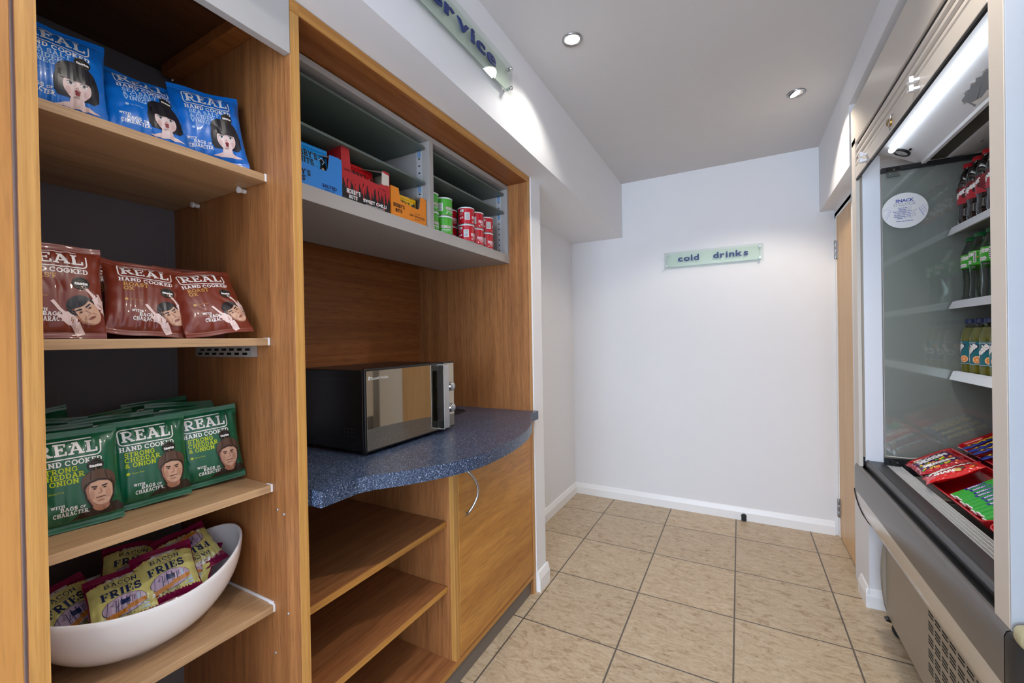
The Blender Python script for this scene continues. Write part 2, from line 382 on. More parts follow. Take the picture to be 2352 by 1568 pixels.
def clip_grid(poly, step):
    """cut a 2D polygon into cells so that it can follow a curved sheet"""
    polys = [poly]
    for ax in (0, 1):
        nxt = []
        for p in polys:
            lo = min(q[ax] for q in p); hi = max(q[ax] for q in p); k = math.floor(lo/step)+1
            rest = p
            while k*step < hi-1e-9 and len(rest) > 2:
                c = k*step; A = []; B = []
                for i in range(len(rest)):
                    a, b = rest[i], rest[(i+1) % len(rest)]
                    (A if a[ax] <= c else B).append(a)
                    if a[ax] == c: B.append(a)
                    if (a[ax]-c)*(b[ax]-c) < 0:
                        t = (c-a[ax])/(b[ax]-a[ax]); m = (a[0]+(b[0]-a[0])*t, a[1]+(b[1]-a[1])*t); A.append(m); B.append(m)
                if len(A) > 2: nxt.append(A)
                rest = B; k += 1
            if len(rest) > 2: nxt.append(rest)
        polys = nxt
    return polys
class Print:
    """flat artwork in 2D (metres) laid on a surface: fn(x, y, lift) -> 3D"""
    def __init__(s, mb, fn, step=.006, lift=.0004): s.mb = mb; s.fn = fn; s.step = step; s.lift = lift; s.k = 0
    def polys(s, ps, mat, layer=0, step=None, view=None):
        l = s.lift*(1+layer)
        for p in ps:
            area = sum(p[i][0]*p[(i+1) % len(p)][1]-p[(i+1) % len(p)][0]*p[i][1] for i in range(len(p)))
            if area < 0: p = p[::-1]
            for c in clip_grid(p, step or s.step):
                s.mb.face([s.fn(x, y, l) for x, y in c], mat)
        return s
    def text(s, txt, x, y, h, mat, layer=0, kind='slab', rot=0, align='l', cond=1., bold=.0, shear=0., T=.2, S=.13, gap=.07, width=None):
        if kind == 'slab': ps, w = slab_polys(txt, T, S, gap); kx = ky = h
        else: ps, w = font_polys(txt, bold, shear); kx = ky = h/.72
        kx *= cond
        if width: kx = width/w
        off = {'l': 0, 'c': -w*kx/2, 'r': -w*kx}[align]; c_, s_ = cos(radians(rot)), sin(radians(rot))
        q = [[(x+(a*kx+off)*c_-b*ky*s_, y+(a*kx+off)*s_+b*ky*c_) for a, b in p] for p in ps]
        return s.polys(q, mat, layer)
    def ell(s, x, y, rx, ry, mat, layer=0, rot=0, n=24, a0=0, a1=360):
        c_, s_ = cos(radians(rot)), sin(radians(rot)); full = a1-a0 >= 360
        pts = [(rx*cos(radians(a0+(a1-a0)*i/n)), ry*sin(radians(a0+(a1-a0)*i/n))) for i in range(n if full else n+1)]
        return s.polys([[(x+a*c_-b*s_, y+a*s_+b*c_) for a, b in pts]], mat, layer)
    def line(s, pts, t, mat, layer=0): return s.polys(_stroke(pts, t), mat, layer)
    def rect(s, x0, x1, y0, y1, mat, layer=0): return s.polys([_bar(x0, x1, y0, y1)], mat, layer)
# ------------------------------------------------------------------ camera
cam_d = bpy.data.cameras.new('camera'); cam_o = bpy.data.objects.new('camera', cam_d); COL.objects.link(cam_o)
cam_d.sensor_width = 36; cam_d.lens = 969/2352*36; cam_d.clip_start = .02
_vY = Vector((1698-1176, 770-784, 969)).normalized()
_vX = -Vector((-624-1176, 810-784, 969)); _vX = (_vX-_vY*_vX.dot(_vY)).normalized()
_vZ = _vX.cross(_vY)                       # world axes seen from the camera (x right, y down, z ahead)
_right = Vector((_vX.x, _vY.x, _vZ.x)); _up = -Vector((_vX.y, _vY.y, _vZ.y)); _back = -Vector((_vX.z, _vY.z, _vZ.z))
place(cam_o, (_right, _up, _back), (0, 0, 1.3))
scene.camera = cam_o

# ------------------------------------------------------------------ room
k = .9675
def ly(v): return k*v
def lz(v): return 1.3+k*(v-1.3)
XF = -.937            # front plane of the built-in cabinets
YB = 3.38             # far wall
CZ = 2.518            # ceiling
def S(name, mb, bevel=0., parent=None): return struct(mb.build(name, parent, None, bevel))

S('floor', MB().box(-1.8, 1.4, -2.7, YB+.1, -.06, 0, FLOOR))
S('ceiling', MB().box(-1.8, 1.4, -2.7, YB+.1, CZ, CZ+.06, CEIL))
S('wall_back', MB().box(-1.8, 1.4, YB, YB+.1, 0, CZ, WALL))
w = MB().box(-1.334, -1.234, 2.066, YB, 0, CZ, WALL)                 # recess wall
w.box(-1.8, -.930, 1.956, 2.066, 0, 2.137, WALL)                     # end of the stub wall beside the cabinets
w.box(-1.82, -1.74, -2.7, 1.956, 0, CZ, WALL)
S('wall_left', w)
# dropped box above the cabinets: its underside dips slightly towards the far wall
by = [-2.7, .75, .95, 1.28, 1.55, 1.80, 2.3, YB]
bz = [2.146, 2.142, 2.141, 2.135, 2.130, 2.123, 2.113, 2.092]
lp = [(-.937, -2.7, 2.129), (-.937, .75, 2.129), (-.937, .95, 2.129), (-.937, 1.28, 2.129), (-.937, 1.55, 2.129), (-.937, 1.80, 2.129), (-1.0, 2.3, 2.126), (-1.234, YB, 2.094)]
b = MB(); n = len(by); XB = -.8075
vs = [(XB, by[i], CZ) for i in range(n)]+[(XB, by[i], bz[i]) for i in range(n)]+lp+[(-1.74, by[i], 2.129 if i < n-1 else 2.094) for i in range(n)]
fs = []
for i in range(n-1):
    fs += [(i, n+i, n+i+1, i+1), (n+i, 2*n+i, 2*n+i+1, n+i+1), (2*n+i, 3*n+i, 3*n+i+1, 2*n+i+1)]
b.raw(vs, fs, WALL); S('trim_1', b)
# right hand side
w = MB().box(.545, .65, 2.56, 2.834, 0, 2.10, WALL)
w.box(.548, .65, 2.834, YB, 2.045, 2.10, WALL).box(.53, .545, 2.56, 2.83, 0, 2.10, WALL)
w.box(.65, 1.4, 2.56, 2.66, 0, CZ, WALL)                            # far cheek of the alcove
w.box(1.3, 1.4, -2.7, 2.66, 0, CZ, WALL).box(.53, 1.3, .95, 1.05, 0, 2.38, WALL).box(.53, .6, -2.7, .95, 0, 2.38, WALL)
S('wall_right', w)
b = MB().box(.47, .66, 2.528, YB, 2.094, CZ, WALL)
b.box(.47, 1.3, -2.7, 2.528, 2.38, CZ, WALL)
S('trim_2', b)
w = MB()
w.box(-1.8, 1.4, -2.7, -2.62, 0, .75, WALL).box(-1.8, -1.2, -2.7, -2.62, .75, 2.3, WALL).box(.9, 1.4, -2.7, -2.62, .75, 2.3, WALL).box(-1.8, 1.4, -2.7, -2.62, 2.3, CZ, WALL)
S('wall_front', w)
wf = MB()
for a, b_ in ((-1.2, -1.15), (-.18, -.12), (.85, .9)): wf.box(a, b_, -2.69, -2.63, .75, 2.3, SKIRT)
wf.box(-1.15, .85, -2.69, -2.63, .75, .8, SKIRT).box(-1.15, .85, -2.69, -2.63, 2.25, 2.3, SKIRT)
S('window_1', wf)  # unseen window, put in behind the camera for the daylight

def skirt_profile(d=.016, h=.088):      # depth out of the wall, height
    return [(0, 0), (d, 0), (d, h*.62), (d*.72, h*.78), (d*.45, h*.95), (d*.25, h), (0, h)]
sp = skirt_profile()
S('baseboard_back', MB().prism([(YB-a, z) for a, z in sp], 'x', -1.234, .53, SKIRT))
m = MB().prism([(-1.234+a, z) for a, z in sp], 'y', 2.07, YB-.016, SKIRT)
m.prism([(-.930+a, z) for a, z in skirt_profile(.017, .1)], 'y', 1.956, 2.08, SKIRT)
S('baseboard_left', m)
m = MB().prism([(2.56-a, z) for a, z in sp], 'x', .5145, .66, SKIRT)
m.prism([(.53-a, z) for a, z in sp], 'y', 2.5465, 2.70, SKIRT)
S('baseboard_right', m)

# door in the right wall
dr = struct(empty('door_1', (.55, 2.834, 0)))
m = MB().box(.552, .592, 2.842, 3.345, .008, 2.032, MAPLE); m.build('door_leaf', dr, None, .0015)
m = MB().box(.548, .60, 3.347, YB, 0, 2.06, SKIRT).box(.548, .60, 2.815, 2.84, 0, 2.06, SKIRT).box(.548, .60, 2.815, YB, 2.034, 2.07, SKIRT)
m.build('door_frame', dr, None, .002)
for z in (1.835, .19):
    h = MB()
    for i in range(3): h.lathe([(.006, 0), (.0068, .002), (.0068, .036), (.006, .038)], STEEL, (.5445, 3.345, z-.06+i*.04), 14)
    h.box(.5465, .5515, 3.315, 3.345, z-.055, z+.055, STEEL)
    h.build('hinge', dr)

# recessed downlights
LAMPG = emitter('downlight_glow', (1, .95, .88), 9)
for i, (x, y, rx, lab) in enumerate([(-.584, 1.645, 0, 'chrome downlight glowing brightly, beside the hanging glass service sign'), (.269, 2.569, 26, 'chrome downlight tilted in its ring, near the far right corner of the ceiling')]):
    t = tag(empty('downlight', (x, y, CZ)), lab, 'ceiling light', 'recessed ceiling downlights')
    MB().lathe([(.0285, .001), (.031, -.005), (.038, -.007), (.041, -.004), (.041, 0)], STEEL, (x, y, CZ), 40, close=False).build('trim_ring', t)
    cup = MB().lathe([(.031, 0), (.028, .004), (.020, .028)], CHROME, (0, 0, 0), 32, close=False).build('reflector', t, (0, 0, 0))
    bulb = MB().lathe([(.0, -.004), (.012, -.0045), (.022, -.003), (.0265, .001)], LAMPG, (0, 0, 0), 32, close=False).build('bulb', t, (0, 0, 0))
    for o in (cup, bulb): o.rotation_euler = (0, radians(-rx), 0); o.location.z = -.003

# wall signs
def sign(name, lab, frame, loc, w, h, txt, tw, th, tx, tz, group):
    """frame: (right, up, out) directions; panel stands 22 mm off the wall"""
    t = tag(empty(name, loc), lab, 'sign', group)
    MB().box(-w/2, w/2, -h/2, h/2, .018, .026, SIGNG).build('glass_panel', t, (0, 0, 0), .001)
    MB().box(-w/2+.035*min(1, w), w/2-.035*min(1, w), -h/2+.015, h/2-.015, .0145, .0165, plain('sage_backing', (206, 214, 206), rough=.35, var=.02) if 'sage_backing' not in bpy.data.materials else bpy.data.materials['sage_backing']).build('backing_sheet', t, (0, 0, 0))
    gl = [(None, .45) if ch == ' ' else font_polys(ch, .026) for ch in txt]
    gap = .10; pw = sum(g[1] for g in gl)+gap*(len(gl)-1); kx = tw/pw; ky = th/.72; x = tx
    for ps, cw in gl:
        if ps:
            lm = MB()
            for p in ps:
                q = [(x+a*kx, tz+b*ky) for a, b in p]
                area = sum(q[i][0]*q[(i+1) % len(q)][1]-q[(i+1) % len(q)][0]*q[i][1] for i in range(len(q)))
                if area < 0: q = q[::-1]
                lm.prism(q, 'z', .0265, .0305, NAVY)
            lm.build('letter', t, (0, 0, 0))
        x += (cw+gap)*kx
    for sx in (-1, 1):
        for sy in (-1, 1):
            MB().lathe([(.006, 0), (.006, .026), (.008, .0262), (.008, .034), (.007, .036)], CHROME, (sx*(w/2-.022), sy*(h/2-.024), 0), 20).build('stud', t, (0, 0, 0))
    place(t, frame, loc)
    return t
sign('wall_sign', 'clear glass sign reading cold drinks on the far white wall', ((1, 0, 0), (0, 0, 1), (0, -1, 0)), (-.169, YB-.001, 1.868), .645, .124, 'cold  drinks', .455, .042, -.225, -.012, 'glass lettered signs')
sign('wall_sign', 'clear glass sign ending in service, on the dropped box above the cabinets', ((0, 1, 0), (0, 0, 1), (1, 0, 0)), (XB+.001, 1.13, 2.322), .72, .124, 'service', .44, .046, -.215, -.018, 'glass lettered signs')

# door stop on the far skirting
t = tag(empty('door_stop', (.012, YB-.017, .032)), 'small round black door stop on the far white skirting board', 'door stop')
MB().lathe([(.017, 0), (.017, -.006), (.0135, -.009), (.0125, -.028), (.010, -.031), (.004, -.027), (0, -.027)], RUBBER, (.012, YB-.017, .032), 28, 'y').build('rubber_buffer', t)
MB().box(-.004, .028, YB-.026, YB-.017, .002, .02, BLACK).build('base_plate', t, None, .002)

# ------------------------------------------------------------------ left shelving unit
UA, UB, UC = ly(.236), ly(.666), ly(.691)
su = tag(empty('shelving_unit', (-1.22, .435, 0)), 'tall oak shelving unit stocked with crisps, at the left edge of the room', 'shelving unit')
XK = -1.4996
bx('side_panel', -1.53, XF+.0004, UB, UC, 0, 2.096, OAKV, su)
bx('side_panel', -1.53, XF+.0004, ly(.2125), UA, 0, 2.122, OAKV, su)
MB().box(XF, XF+.0016, UB+.0006, UC-.0004, 0, 2.096, EDGEV).build('edge_lipping', su)
MB().box(XF, XF+.0016, ly(.2125)+.0006, UA-.0004, 0, 2.122, EDGEV).build('edge_lipping', su)
bx('front_panel', XF-.02, XF+.001, -.5, ly(.2075), 0, 2.122, wood('golden_oak_front', (170, 112, 52), (200, 144, 76), 'z', across=24, seed=2.9, pores=.12), su)
bp = MB().box(-1.53, XK, UA, UB, 0, 2.122, CHAR)
bpo = bp.build('back_panel', su)
scr = plain('pale_scratch', (120, 112, 108), rough=.8)
for pts in ([(-.39, 1.175), (-.33, 1.183), (-.29, 1.186), (-.255, 1.192)], [(-.256, 1.192), (-.256, 1.16), (-.257, 1.10)], [(-.02, 1.72), (-.021, 1.5), (-.02, 1.33)], [(-.022, 1.29), (-.02, 1.2), (-.022, 1.0)]):
    cr = MB()
    for p in _stroke([(y+UB, z) for y, z in pts], .0016): cr.face([(XK+.0008, y, z) for y, z in p], scr)
    cr.build('sealant_line', su)
bx('top_board', -1.5, XF-.02, UA, UB, 2.112, 2.13, DARKW, su)
bx('batten', -1.46, -.965, UB-.042, UB-.001, 2.082, 2.112, OAKH, su)
f = bx('fascia', XF-.019, XF+.0018, UA-.001, UB-.0003, lz(2.014), 2.128, FASCIA, su)
SX = -1.037
shz = [lz(1.737), lz(1.314), lz(.934), lz(.622)]
for i, z in enumerate(shz):
    bx('shelf', XK+.001, SX, UA+.0008, UB-.0008, z-.0185, z, PALEOAK, su)
    bx('edge_cap', SX-.02, SX+.0004, UB-.0055, UB-.0004, z-.018, z+.001, WHITEP, su, .0005)
sl = MB().box(-1.40, SX-.004, UB-.0035, UB-.0005, shz[3]+.0002, shz[3]+.006, WHITEP); sl.build('sealant_bead', su)
for x in (-1.13, -1.36):
    MB().lathe([(.006, 0), (.006, -.012), (.008, -.013), (.008, -.018)], WHITEP, (x, UB-.0005, shz[0]-.026), 14, 'y').build('shelf_peg', su)
sb = MB().box(-1.36, -1.09, UB-.016, UB-.001, shz[1]-.047, shz[1]-.019, plain('grey_slotted_strip', (150, 148, 144), rough=.5))
for i in range(7):
    for j in (0, 1): sb.box(-1.345+i*.036+j*.012, -1.325+i*.036+j*.012, UB-.0166, UB-.016, shz[1]-.042+j*.011, shz[1]-.036+j*.011, BLACK)
sb.build('slotted_strip', su)
for (x, z) in ((-1.02, .885), (-.995, .878), (-.985, .635), (-1.04, .52)):
    MB().lathe([(.0035, 0), (.003, -.0012), (0, -.0014)], SILVER, (x, UB-.0002, z), 12, 'y').build('screw', su)

# ------------------------------------------------------------------ alcove beside it
YR = 1.926
XN = -1.655
al = tag(empty('alcove_surround', (-1.3, 1.3, 0)), 'golden oak surround framing the microwave alcove and cupboard', 'built-in surround')
bx('end_panel', XN-.02, XF+.0004, YR, YR+.0265, 0, 2.096, OAKV, al)
MB().box(XF, XF+.0016, YR+.0004, YR+.0262, 0, 2.0965, EDGEV).build('edge_lipping', al)
bx('top_beam', XN-.02, XF+.0004, UC+.0005, YR+.0265, 2.0965, 2.127, OAKH, al)
MB().box(XF, XF+.002, UC+.0004, YR+.0263, 2.097, 2.1265, EDGEH).build('edge_lipping', al)
MB().box(XF-.3, XF+.002, UB+.0004, UC+.0001, 2.097, 2.1265, EDGEH).build('edge_lipping', su)
bx('back_panel', XN-.02, XN, UC, YR, .5, 2.0965, OAKH, al)
MB().box(-1.0, -.9385, YR+.0266, YR+.029, .02, 2.12, SKIRT).build('cover_strip', al)

# grey wall cabinet with glass shelves
G0, G1 = lz(1.706), lz(2.117)
GX, GB = ly(-1.079), ly(-1.523)
wc = tag(empty('wall_cabinet', ((GX+GB)/2, 1.3, G0)), 'open grey laminate wall cabinet with glass shelves, above the microwave', 'cabinet')
bx('bottom_panel', GB, GX, UC+.001, YR-.001, G0, lz(1.752), GREYLAM, wc)
bx('top_panel', GB, GX, UC+.001, YR-.001, lz(2.097), G1, GREYLAM, wc)
bx('side_panel', GB, GX, UC+.001, UC+.019, lz(1.752), lz(2.097), GREYLAM, wc)
bx('side_panel', GB, GX, YR-.019, YR-.001, lz(1.752), lz(2.097), GREYLAM, wc)
yd0, yd1 = ly(1.332), ly(1.359)
bx('divider', GB, GX-.0006, yd0, yd1, lz(1.752), lz(2.097), GREYLAM, wc)
bx('back_panel', GB-.006, GB+.004, UC+.001, YR-.001, G0, G1, plain('shaded_grey_back', (92, 90, 88), rough=.6), wc)  # shade at the cabinet back is put into this darker grey
stripm = plain('pale_grey_strip', (184, 184, 184), rough=.4)
bluef = plain('blue_protective_film', (120, 152, 190), rough=.3)
for (ya, yb, zs, yw) in ((UC+.021, yd0-.004, (2.068, 1.927), yd0), (yd1+.004, YR-.021, (2.068, 1.972), YR-.019)):
    for z in zs:
        zz = lz(z)
        sh = MB(); r = .012; x0, x1 = GB+.012, GX-.012
        pl = [(x0, ya), (x1-r, ya), (x1, ya+r), (x1, yb-r), (x1-r*.3, yb-r*.3), (x1-r, yb), (x0, yb)]
        sh.prism(pl, 'z', zz-.004, zz+.004, FROST).build('glass_shelf', wc, None, .0008)
        c = MB().box(GX-.055, GX-.040, yw-.012, yw-.0005, zz-.0065, zz-.0045, STEEL).box(GX-.055, GX-.040, yw-.003, yw-.0005, zz-.028, zz-.0045, bluef); c.build('shelf_clip', wc)
    s_ = MB().box(GX-.062, GX-.034, yw-.0012, yw-.0002, lz(1.757), lz(2.095), stripm)
    for i in range(11): s_.box(GX-.052, GX-.044, yw-.0016, yw-.0012, lz(1.775)+i*.0275, lz(1.775)+i*.0275+.005, BLACK)
    s_.build('peg_strip', wc)

# ------------------------------------------------------------------ worktop
f = .9125; WZ = .935
raw = [(-.994, .748), (-.991, .869), (-.973, .91), (-.906, .997), (-.835, 1.122), (-.802, 1.23), (-.793, 1.329), (-.794, 1.44), (-.804, 1.538), (-.827, 1.66), (-.857, 1.757), (-.893, 1.85), (-.929, 1.925), (-.985, 2.015), (-.9885, 2.133)]
front = [(x*f, y*f) for x, y in raw]
def smooth_poly(pts, lo, hi, n=4):
    out = list(pts[:lo+1])
    for i in range(lo, hi):
        p0, p1, p2, p3 = pts[max(i-1, lo)], pts[i], pts[i+1], pts[min(i+2, hi)]
        for j in range(1, n+1):
            t = j/n
            out.append(tuple(.5*((2*p1[a])+(-p0[a]+p2[a])*t+(2*p0[a]-5*p1[a]+4*p2[a]-p3[a])*t*t+(-p0[a]+3*p1[a]-3*p2[a]+p3[a])*t**3) for a in (0, 1)))
    return out+list(pts[hi+1:])
fr = smooth_poly(front, 2, 12)
out = [(XN+.001, UC+.001), (XF-.012, UC+.001), (XF-.012, front[0][1])]+fr+[(XF+.0045, front[-1][1]), (XF+.0045, YR-.001), (XN+.001, YR-.001)]
wt = MB().prism(out, 'z', WZ-.041, WZ, WTOP).build('worktop', None, (-1.25, 1.3, WZ-.041), .005, 3)
tag(wt, 'speckled dark blue worktop with a bowed front edge, under the microwave', 'worktop')
MB().prism([(-1.46, 1.62), (-1.23, 1.66), (-1.22, 1.70), (-1.245, 1.80), (-1.285, 1.83), (-1.46, 1.84)], 'z', WZ-.001, WZ+.0008, plain('dark_cable_hole', (14, 14, 18), rough=.9)).build('cable_cutout', wt)

# ------------------------------------------------------------------ base cabinet
bc = tag(empty('base_cabinet', (-1.28, 1.3, 0)), 'oak base cabinet with open shelves and one cupboard door, under the blue worktop', 'cabinet')
yv = 1.29
bx('divider', -1.6, XF-.022, yv-.028, yv-.002, .106, WZ-.042, OAKV, bc)
bx('stile', XF-.022, XF-.0015, yv-.026, yv+.002, .106, WZ-.042, EDGEV, bc)
bx('bottom_board', -1.6, XF+.0004, UC+.001, YR-.001, .086, .106, OAKT, bc)
MB().box(XF, XF+.0015, UC+.001, YR-.001, .0865, .1056, EDGEH).build('edge_lipping', bc)
bx('plinth', -1.0, -.953, UC+.001, YR-.001, 0, .086, PLINTH, bc)
for z in (.626, .382):
    bx('shelf', -1.6, -.972, UC+.001, yv-.03, z-.02, z, OAKT, bc)
    MB().box(-.972, -.9705, UC+.001, yv-.03, z-.0195, z-.0005, EDGEH).build('edge_lipping', bc)
dd = bx('door', XF-.021, XF-.0005, yv+.004, YR-.003, .109, WZ-.046, DOORW, bc, .0015)
hd = MB(); hy = 1.343
hd.tube([(XF-.0005+.03*sin(PI*t/14)**.8+.004, hy+.034*sin(PI*t/14), .80-.172*t/14) for t in range(15)], .0052, STEEL, 12)
hd.lathe([(.006, 0), (.006, .008)], STEEL, (XF-.0005, hy, .80), 12, 'x').lathe([(.006, 0), (.006, .008)], STEEL, (XF-.0005, hy, .628), 12, 'x')
hd.build('handle', dd, (dd['_base']))

# ------------------------------------------------------------------ microwave
mw = tag(empty('microwave', (0, 0, 0)), 'black microwave with a mirrored door standing on the blue worktop', 'microwave')
W_, D_, H_ = .474, .34, .268     # local: x along the front (left to right), -y out of the front, z up
o0 = (0, 0, 0)
b = MB().box(.004, W_-.004, .014, D_, .0, H_-.004, BLACK)
b.box(.02, W_-.02, D_, D_+.012, .03, H_-.03, BLACK)
b.build('casing', mw, o0, .006, 3)
# pressed outline and vents on the left cheek
rec = MB()
rr = [(.05, .02), (.24, .02), (.262, .03), (.275, .06), (.275, .18), (.265, .215), (.235, .232), (.05, .232)]
for p in _stroke([(.014+.30-a, z) for a, z in rr], .003): rec.face([(.0034, y, z) for y, z in p][::-1], plain('black_emboss', (30, 30, 33), rough=.25) if 'black_emboss' not in bpy.data.materials else bpy.data.materials['black_emboss'])
for i in range(6):
    for j in range(3): rec.box(.003, .0042, .05+i*.016, .06+i*.016, .045+j*.012, .051+j*.012, RUBBER)
rec.build('side_vent', mw, o0)
dorm = MB().box(0, .401, 0, .013, 0, H_, BLACK); do = dorm.build('door', mw, o0, .004, 3)
MB().box(.006, .3995, -.0012, .0, .006, H_-.008, MIRROR).build('mirror_glass', do, o0, .0006)
lt = MB(); pr = Print(lt, lambda x, y, l: (x, -.0012-l, y), 1)
LET = plain('silver_print', (205, 205, 205), rough=.4)
pr.text('Russell Hobbs', .026, H_-.036, .0095, LET, 0, 'sans', width=.075)
pr.ell(.0185, H_-.0315, .005, .006, LET); pr.text('B', .0166, H_-.0345, .006, BLACK, 1, 'sans')
lt.build('brand_print', do, o0)
hx0, hx1 = .3645, .397
hm = MB()
def ring(z0, z1, y0, y1, r, n=6):
    pts = []
    for cx_, cz_, a in ((y1-r, z1-r, 0), (y0+r, z1-r, 90), (y0+r, z0+r, 180), (y1-r, z0+r, 270)):
        pts += [(cx_+r*cos(radians(a+90*i/n)), cz_+r*sin(radians(a+90*i/n))) for i in range(n+1)]
    return pts
zo0, zo1 = .010, .260
outr = ring(zo0, zo1, -.033, -.0012, .0045); inr = ring(zo0+.028, zo1-.024, -.0245, -.0013, .005)
n = len(outr)
for xx, flip in ((hx0, 1), (hx1, 0)):
    vs = [(xx, y, z) for y, z in outr]+[(xx, y, z) for y, z in inr]
    fs = [(i, (i+1) % n, n+(i+1) % n, n+i) for i in range(n)]
    hm.raw(vs, [q[::-1] for q in fs] if flip else fs, BLACK)
vs = [(hx0, y, z) for y, z in outr]+[(hx1, y, z) for y, z in outr]
hm.raw(vs, [(i, n+i, n+(i+1) % n, (i+1) % n) for i in range(n)], SILVER, True)
vs = [(hx0, y, z) for y, z in inr]+[(hx1, y, z) for y, z in inr]
hm.raw(vs, [(i, (i+1) % n, n+(i+1) % n, n+i) for i in range(n)], BLACK, True)
o2 = ring(zo0-.0015, zo1+.0015, -.0345, -.0012, .005)
hb = MB(); vs = [(hx0-.0006, y, z) for y, z in o2]+[(hx0-.0006, y, z) for y, z in ring(zo0+.002, zo1-.002, -.031, -.0013, .0045)]
hb.raw(vs, [(i, n+i, n+(i+1) % n, (i+1) % n) for i in range(n)], SILVER)
ho = hm.build('handle', do, o0); hb.build('silver_edge', ho if False else do, o0)
pn = MB().box(.4025, W_, 0, .014, 0, H_, BLACK).build('control_panel', mw, o0, .004, 3)
MB().box(.404, W_-.0025, -.0012, 0, .006, H_-.006, MIRROR).build('mirror_glass', pn, o0, .0006)
for z in (.168, .082):
    MB().lathe([(.0195, -.001), (.0195, -.004), (.017, -.006), (.0165, -.020), (.0160, -.022)], CHROME, (.437, 0, z), 36, 'y').lathe([(.0158, -.0221), (.0150, -.0232), (0, -.0234)], SILVER, (.437, 0, z), 36, 'y').build('knob', pn, o0)
dm = MB(); pr = Print(dm, lambda x, y, l: (x, -.0012-l, y), 1)
for z in (.168, .082):
    for a in range(-120, 121, 40): pr.ell(.437+.0225*sin(radians(a))*.72, z+.0255*cos(radians(a)), .0009, .0009, LET, n=8)
dm.build('dial_marks', pn, o0)
for x in (.03, W_-.03):
    for y in (.04, D_-.03): MB().lathe([(.012, 0), (.011, -.0105)], RUBBER, (x, y, 0), 16).build('foot', mw, o0)
a = -.004
place(mw, ((sin(a), cos(a), 0), (-cos(a), sin(a), 0), (0, 0, 1)), (-1.0425, .9495, WZ+.0108))
# ------------------------------------------------------------------ open display cooler
F0, F1 = 1.178, 2.42            # near and far ends
fg = tag(empty('display_cooler', (.85, 1.8, 0)), 'white open fronted display cooler stocked with drinks and sweets, on the right', 'cooler')
IY0, IY1 = 1.236, 2.35          # inside of the two end posts
FB = 1.20
# end posts
def post(y0, y1, inner, nm):
    m = MB()
    m.box(.4575, .472, y0, y1, .716, 2.16, BEIGEM)
    m.box(.4795, .541, y0, y1, .735, 2.06, WHITEM)
    m.box(.472, .4795, y0+.012, y1-.012, .72, 2.06, RUBBER)
    return m.build(nm, fg, None, .002)
post(IY1, F1, 1, 'end_post'); post(F0, IY0, 0, 'end_post')
MB().box(.458, .56, F0-.004, F0, .716, 2.16, plain('white_enamel_toned_down', (166, 171, 178), rough=.3, var=.01)).build('post_cover', fg, None, .001)  # white face coloured greyer to offset the strong light on it
gd = MB().box(.4722, .4790, IY1-.0004, IY1+.011, .76, 1.98, PANELG); gd.build('blind_guide', fg)
# canopy and rolling blind
m = MB().prism([(.4575, 2.131), (.4575, 2.30), (.50, 2.335), (1.2, 2.335), (1.2, 2.305), (.52, 2.305), (.478, 2.28), (.478, 2.131)], 'y', F0, F1+.004, BEIGEM)
m.build('canopy', fg, None, .003)
bl = MB(); prof = []
z = 2.13
bl.box(.466, .470, IY0, IY1, 2.05, 2.16, RUBBER)
for i in range(3):
    zb = 2.118-i*.030
    bl.prism([(.466, zb), (.4625, zb-.003), (.4605, zb-.010), (.4605, zb-.014), (.4575, zb-.017), (.4575, zb-.022), (.4605, zb-.026), (.466, zb-.028)], 'y', IY0, IY1-.002, BEIGEM)
blo = bl.build('blind_slats', fg)
bb = MB().box(.4575, .4665, IY0, IY1-.002, 1.976, 2.029, BEIGEM).build('blind_bottom_bar', fg, None, .002)
MB().box(.4585, .4655, IY0, IY1-.002, 1.968, 1.976, RUBBER).build('blind_seal', fg)
for y in (2.16, 1.60):
    for dz in (0, -.0245):  # lower copy stands in for the grip's reflection in the bar
        c = MB().box(.4335, .4575, y, y+.022, 2.012+dz, 2.0195+dz, WHITEP).box(.4335, .4435, y-.003, y+.006, 2.008+dz, 2.026+dz, WHITEP); c.build('finger_grip', fg, None, .0015)
MB().lathe([(.0125, 0), (.0125, -.008), (.010, -.010), (.008, -.009), (0, -.009)], BRASS, (.4575, 1.86, 2.006), 28, 'x').build('lock', fg)
MB().tube([(.4565, 1.835, 2.022), (.450, 1.833, 2.018), (.449, 1.84, 2.004), (.451, 1.86, 1.992), (.457, 1.872, 1.986)], .0022, CHROME, 8).build('lock_loop', fg)
# ceiling inside: inclined light panel, tube, honeycomb, perforated panel
LP0, LP1 = (.541, 2.068), (.665, 2.0)
m = MB().strip([(.482, 2.10), LP0, LP1, (.668, 1.990), (.680, 1.990), (.684, 2.006), (.70, 2.012)], 'y', IY0, IY1, WHITEM, False)
lpn = m.build('light_panel', fg)
dx, dz = LP1[0]-LP0[0], LP1[1]-LP0[1]; L_ = math.hypot(dx, dz); ux, uz = dx/L_, dz/L_; nx, nz = uz, -ux
if nz > 0: nx, nz = -nx, -nz
def onp(y, t, lift): return (LP0[0]+ux*t+nx*lift, y, LP0[1]+uz*t+nz*lift)
TUBE = emitter('cooler_tube_glow', (.90, .96, 1), 2.8)
lm = MB(); r = .0115; ny = 24; yA, yB = 1.26, 2.262
for half in (0,):
    ptsl = []
path = [onp(y, .026, .012) for y in (yA, yB)]
lm.tube(path, r, TUBE, 16); lm.lathe([(r, 0), (r*.92, .005), (r*.7, .009), (r*.3, .0112), (0, .0115)], TUBE, onp(yB, .026, .012), 16, 'y')
lm.build('light_tube', fg)
def disc(yc, tc, rad, lift, mat, mb, n=36, r0=0):
    pts = [onp(yc+rad*cos(2*PI*i/n), tc+rad*sin(2*PI*i/n), lift) for i in range(n)]
    mb.face(pts[::-1] if False else pts, mat)
th = MB(); yc, tc = 2.285, .062
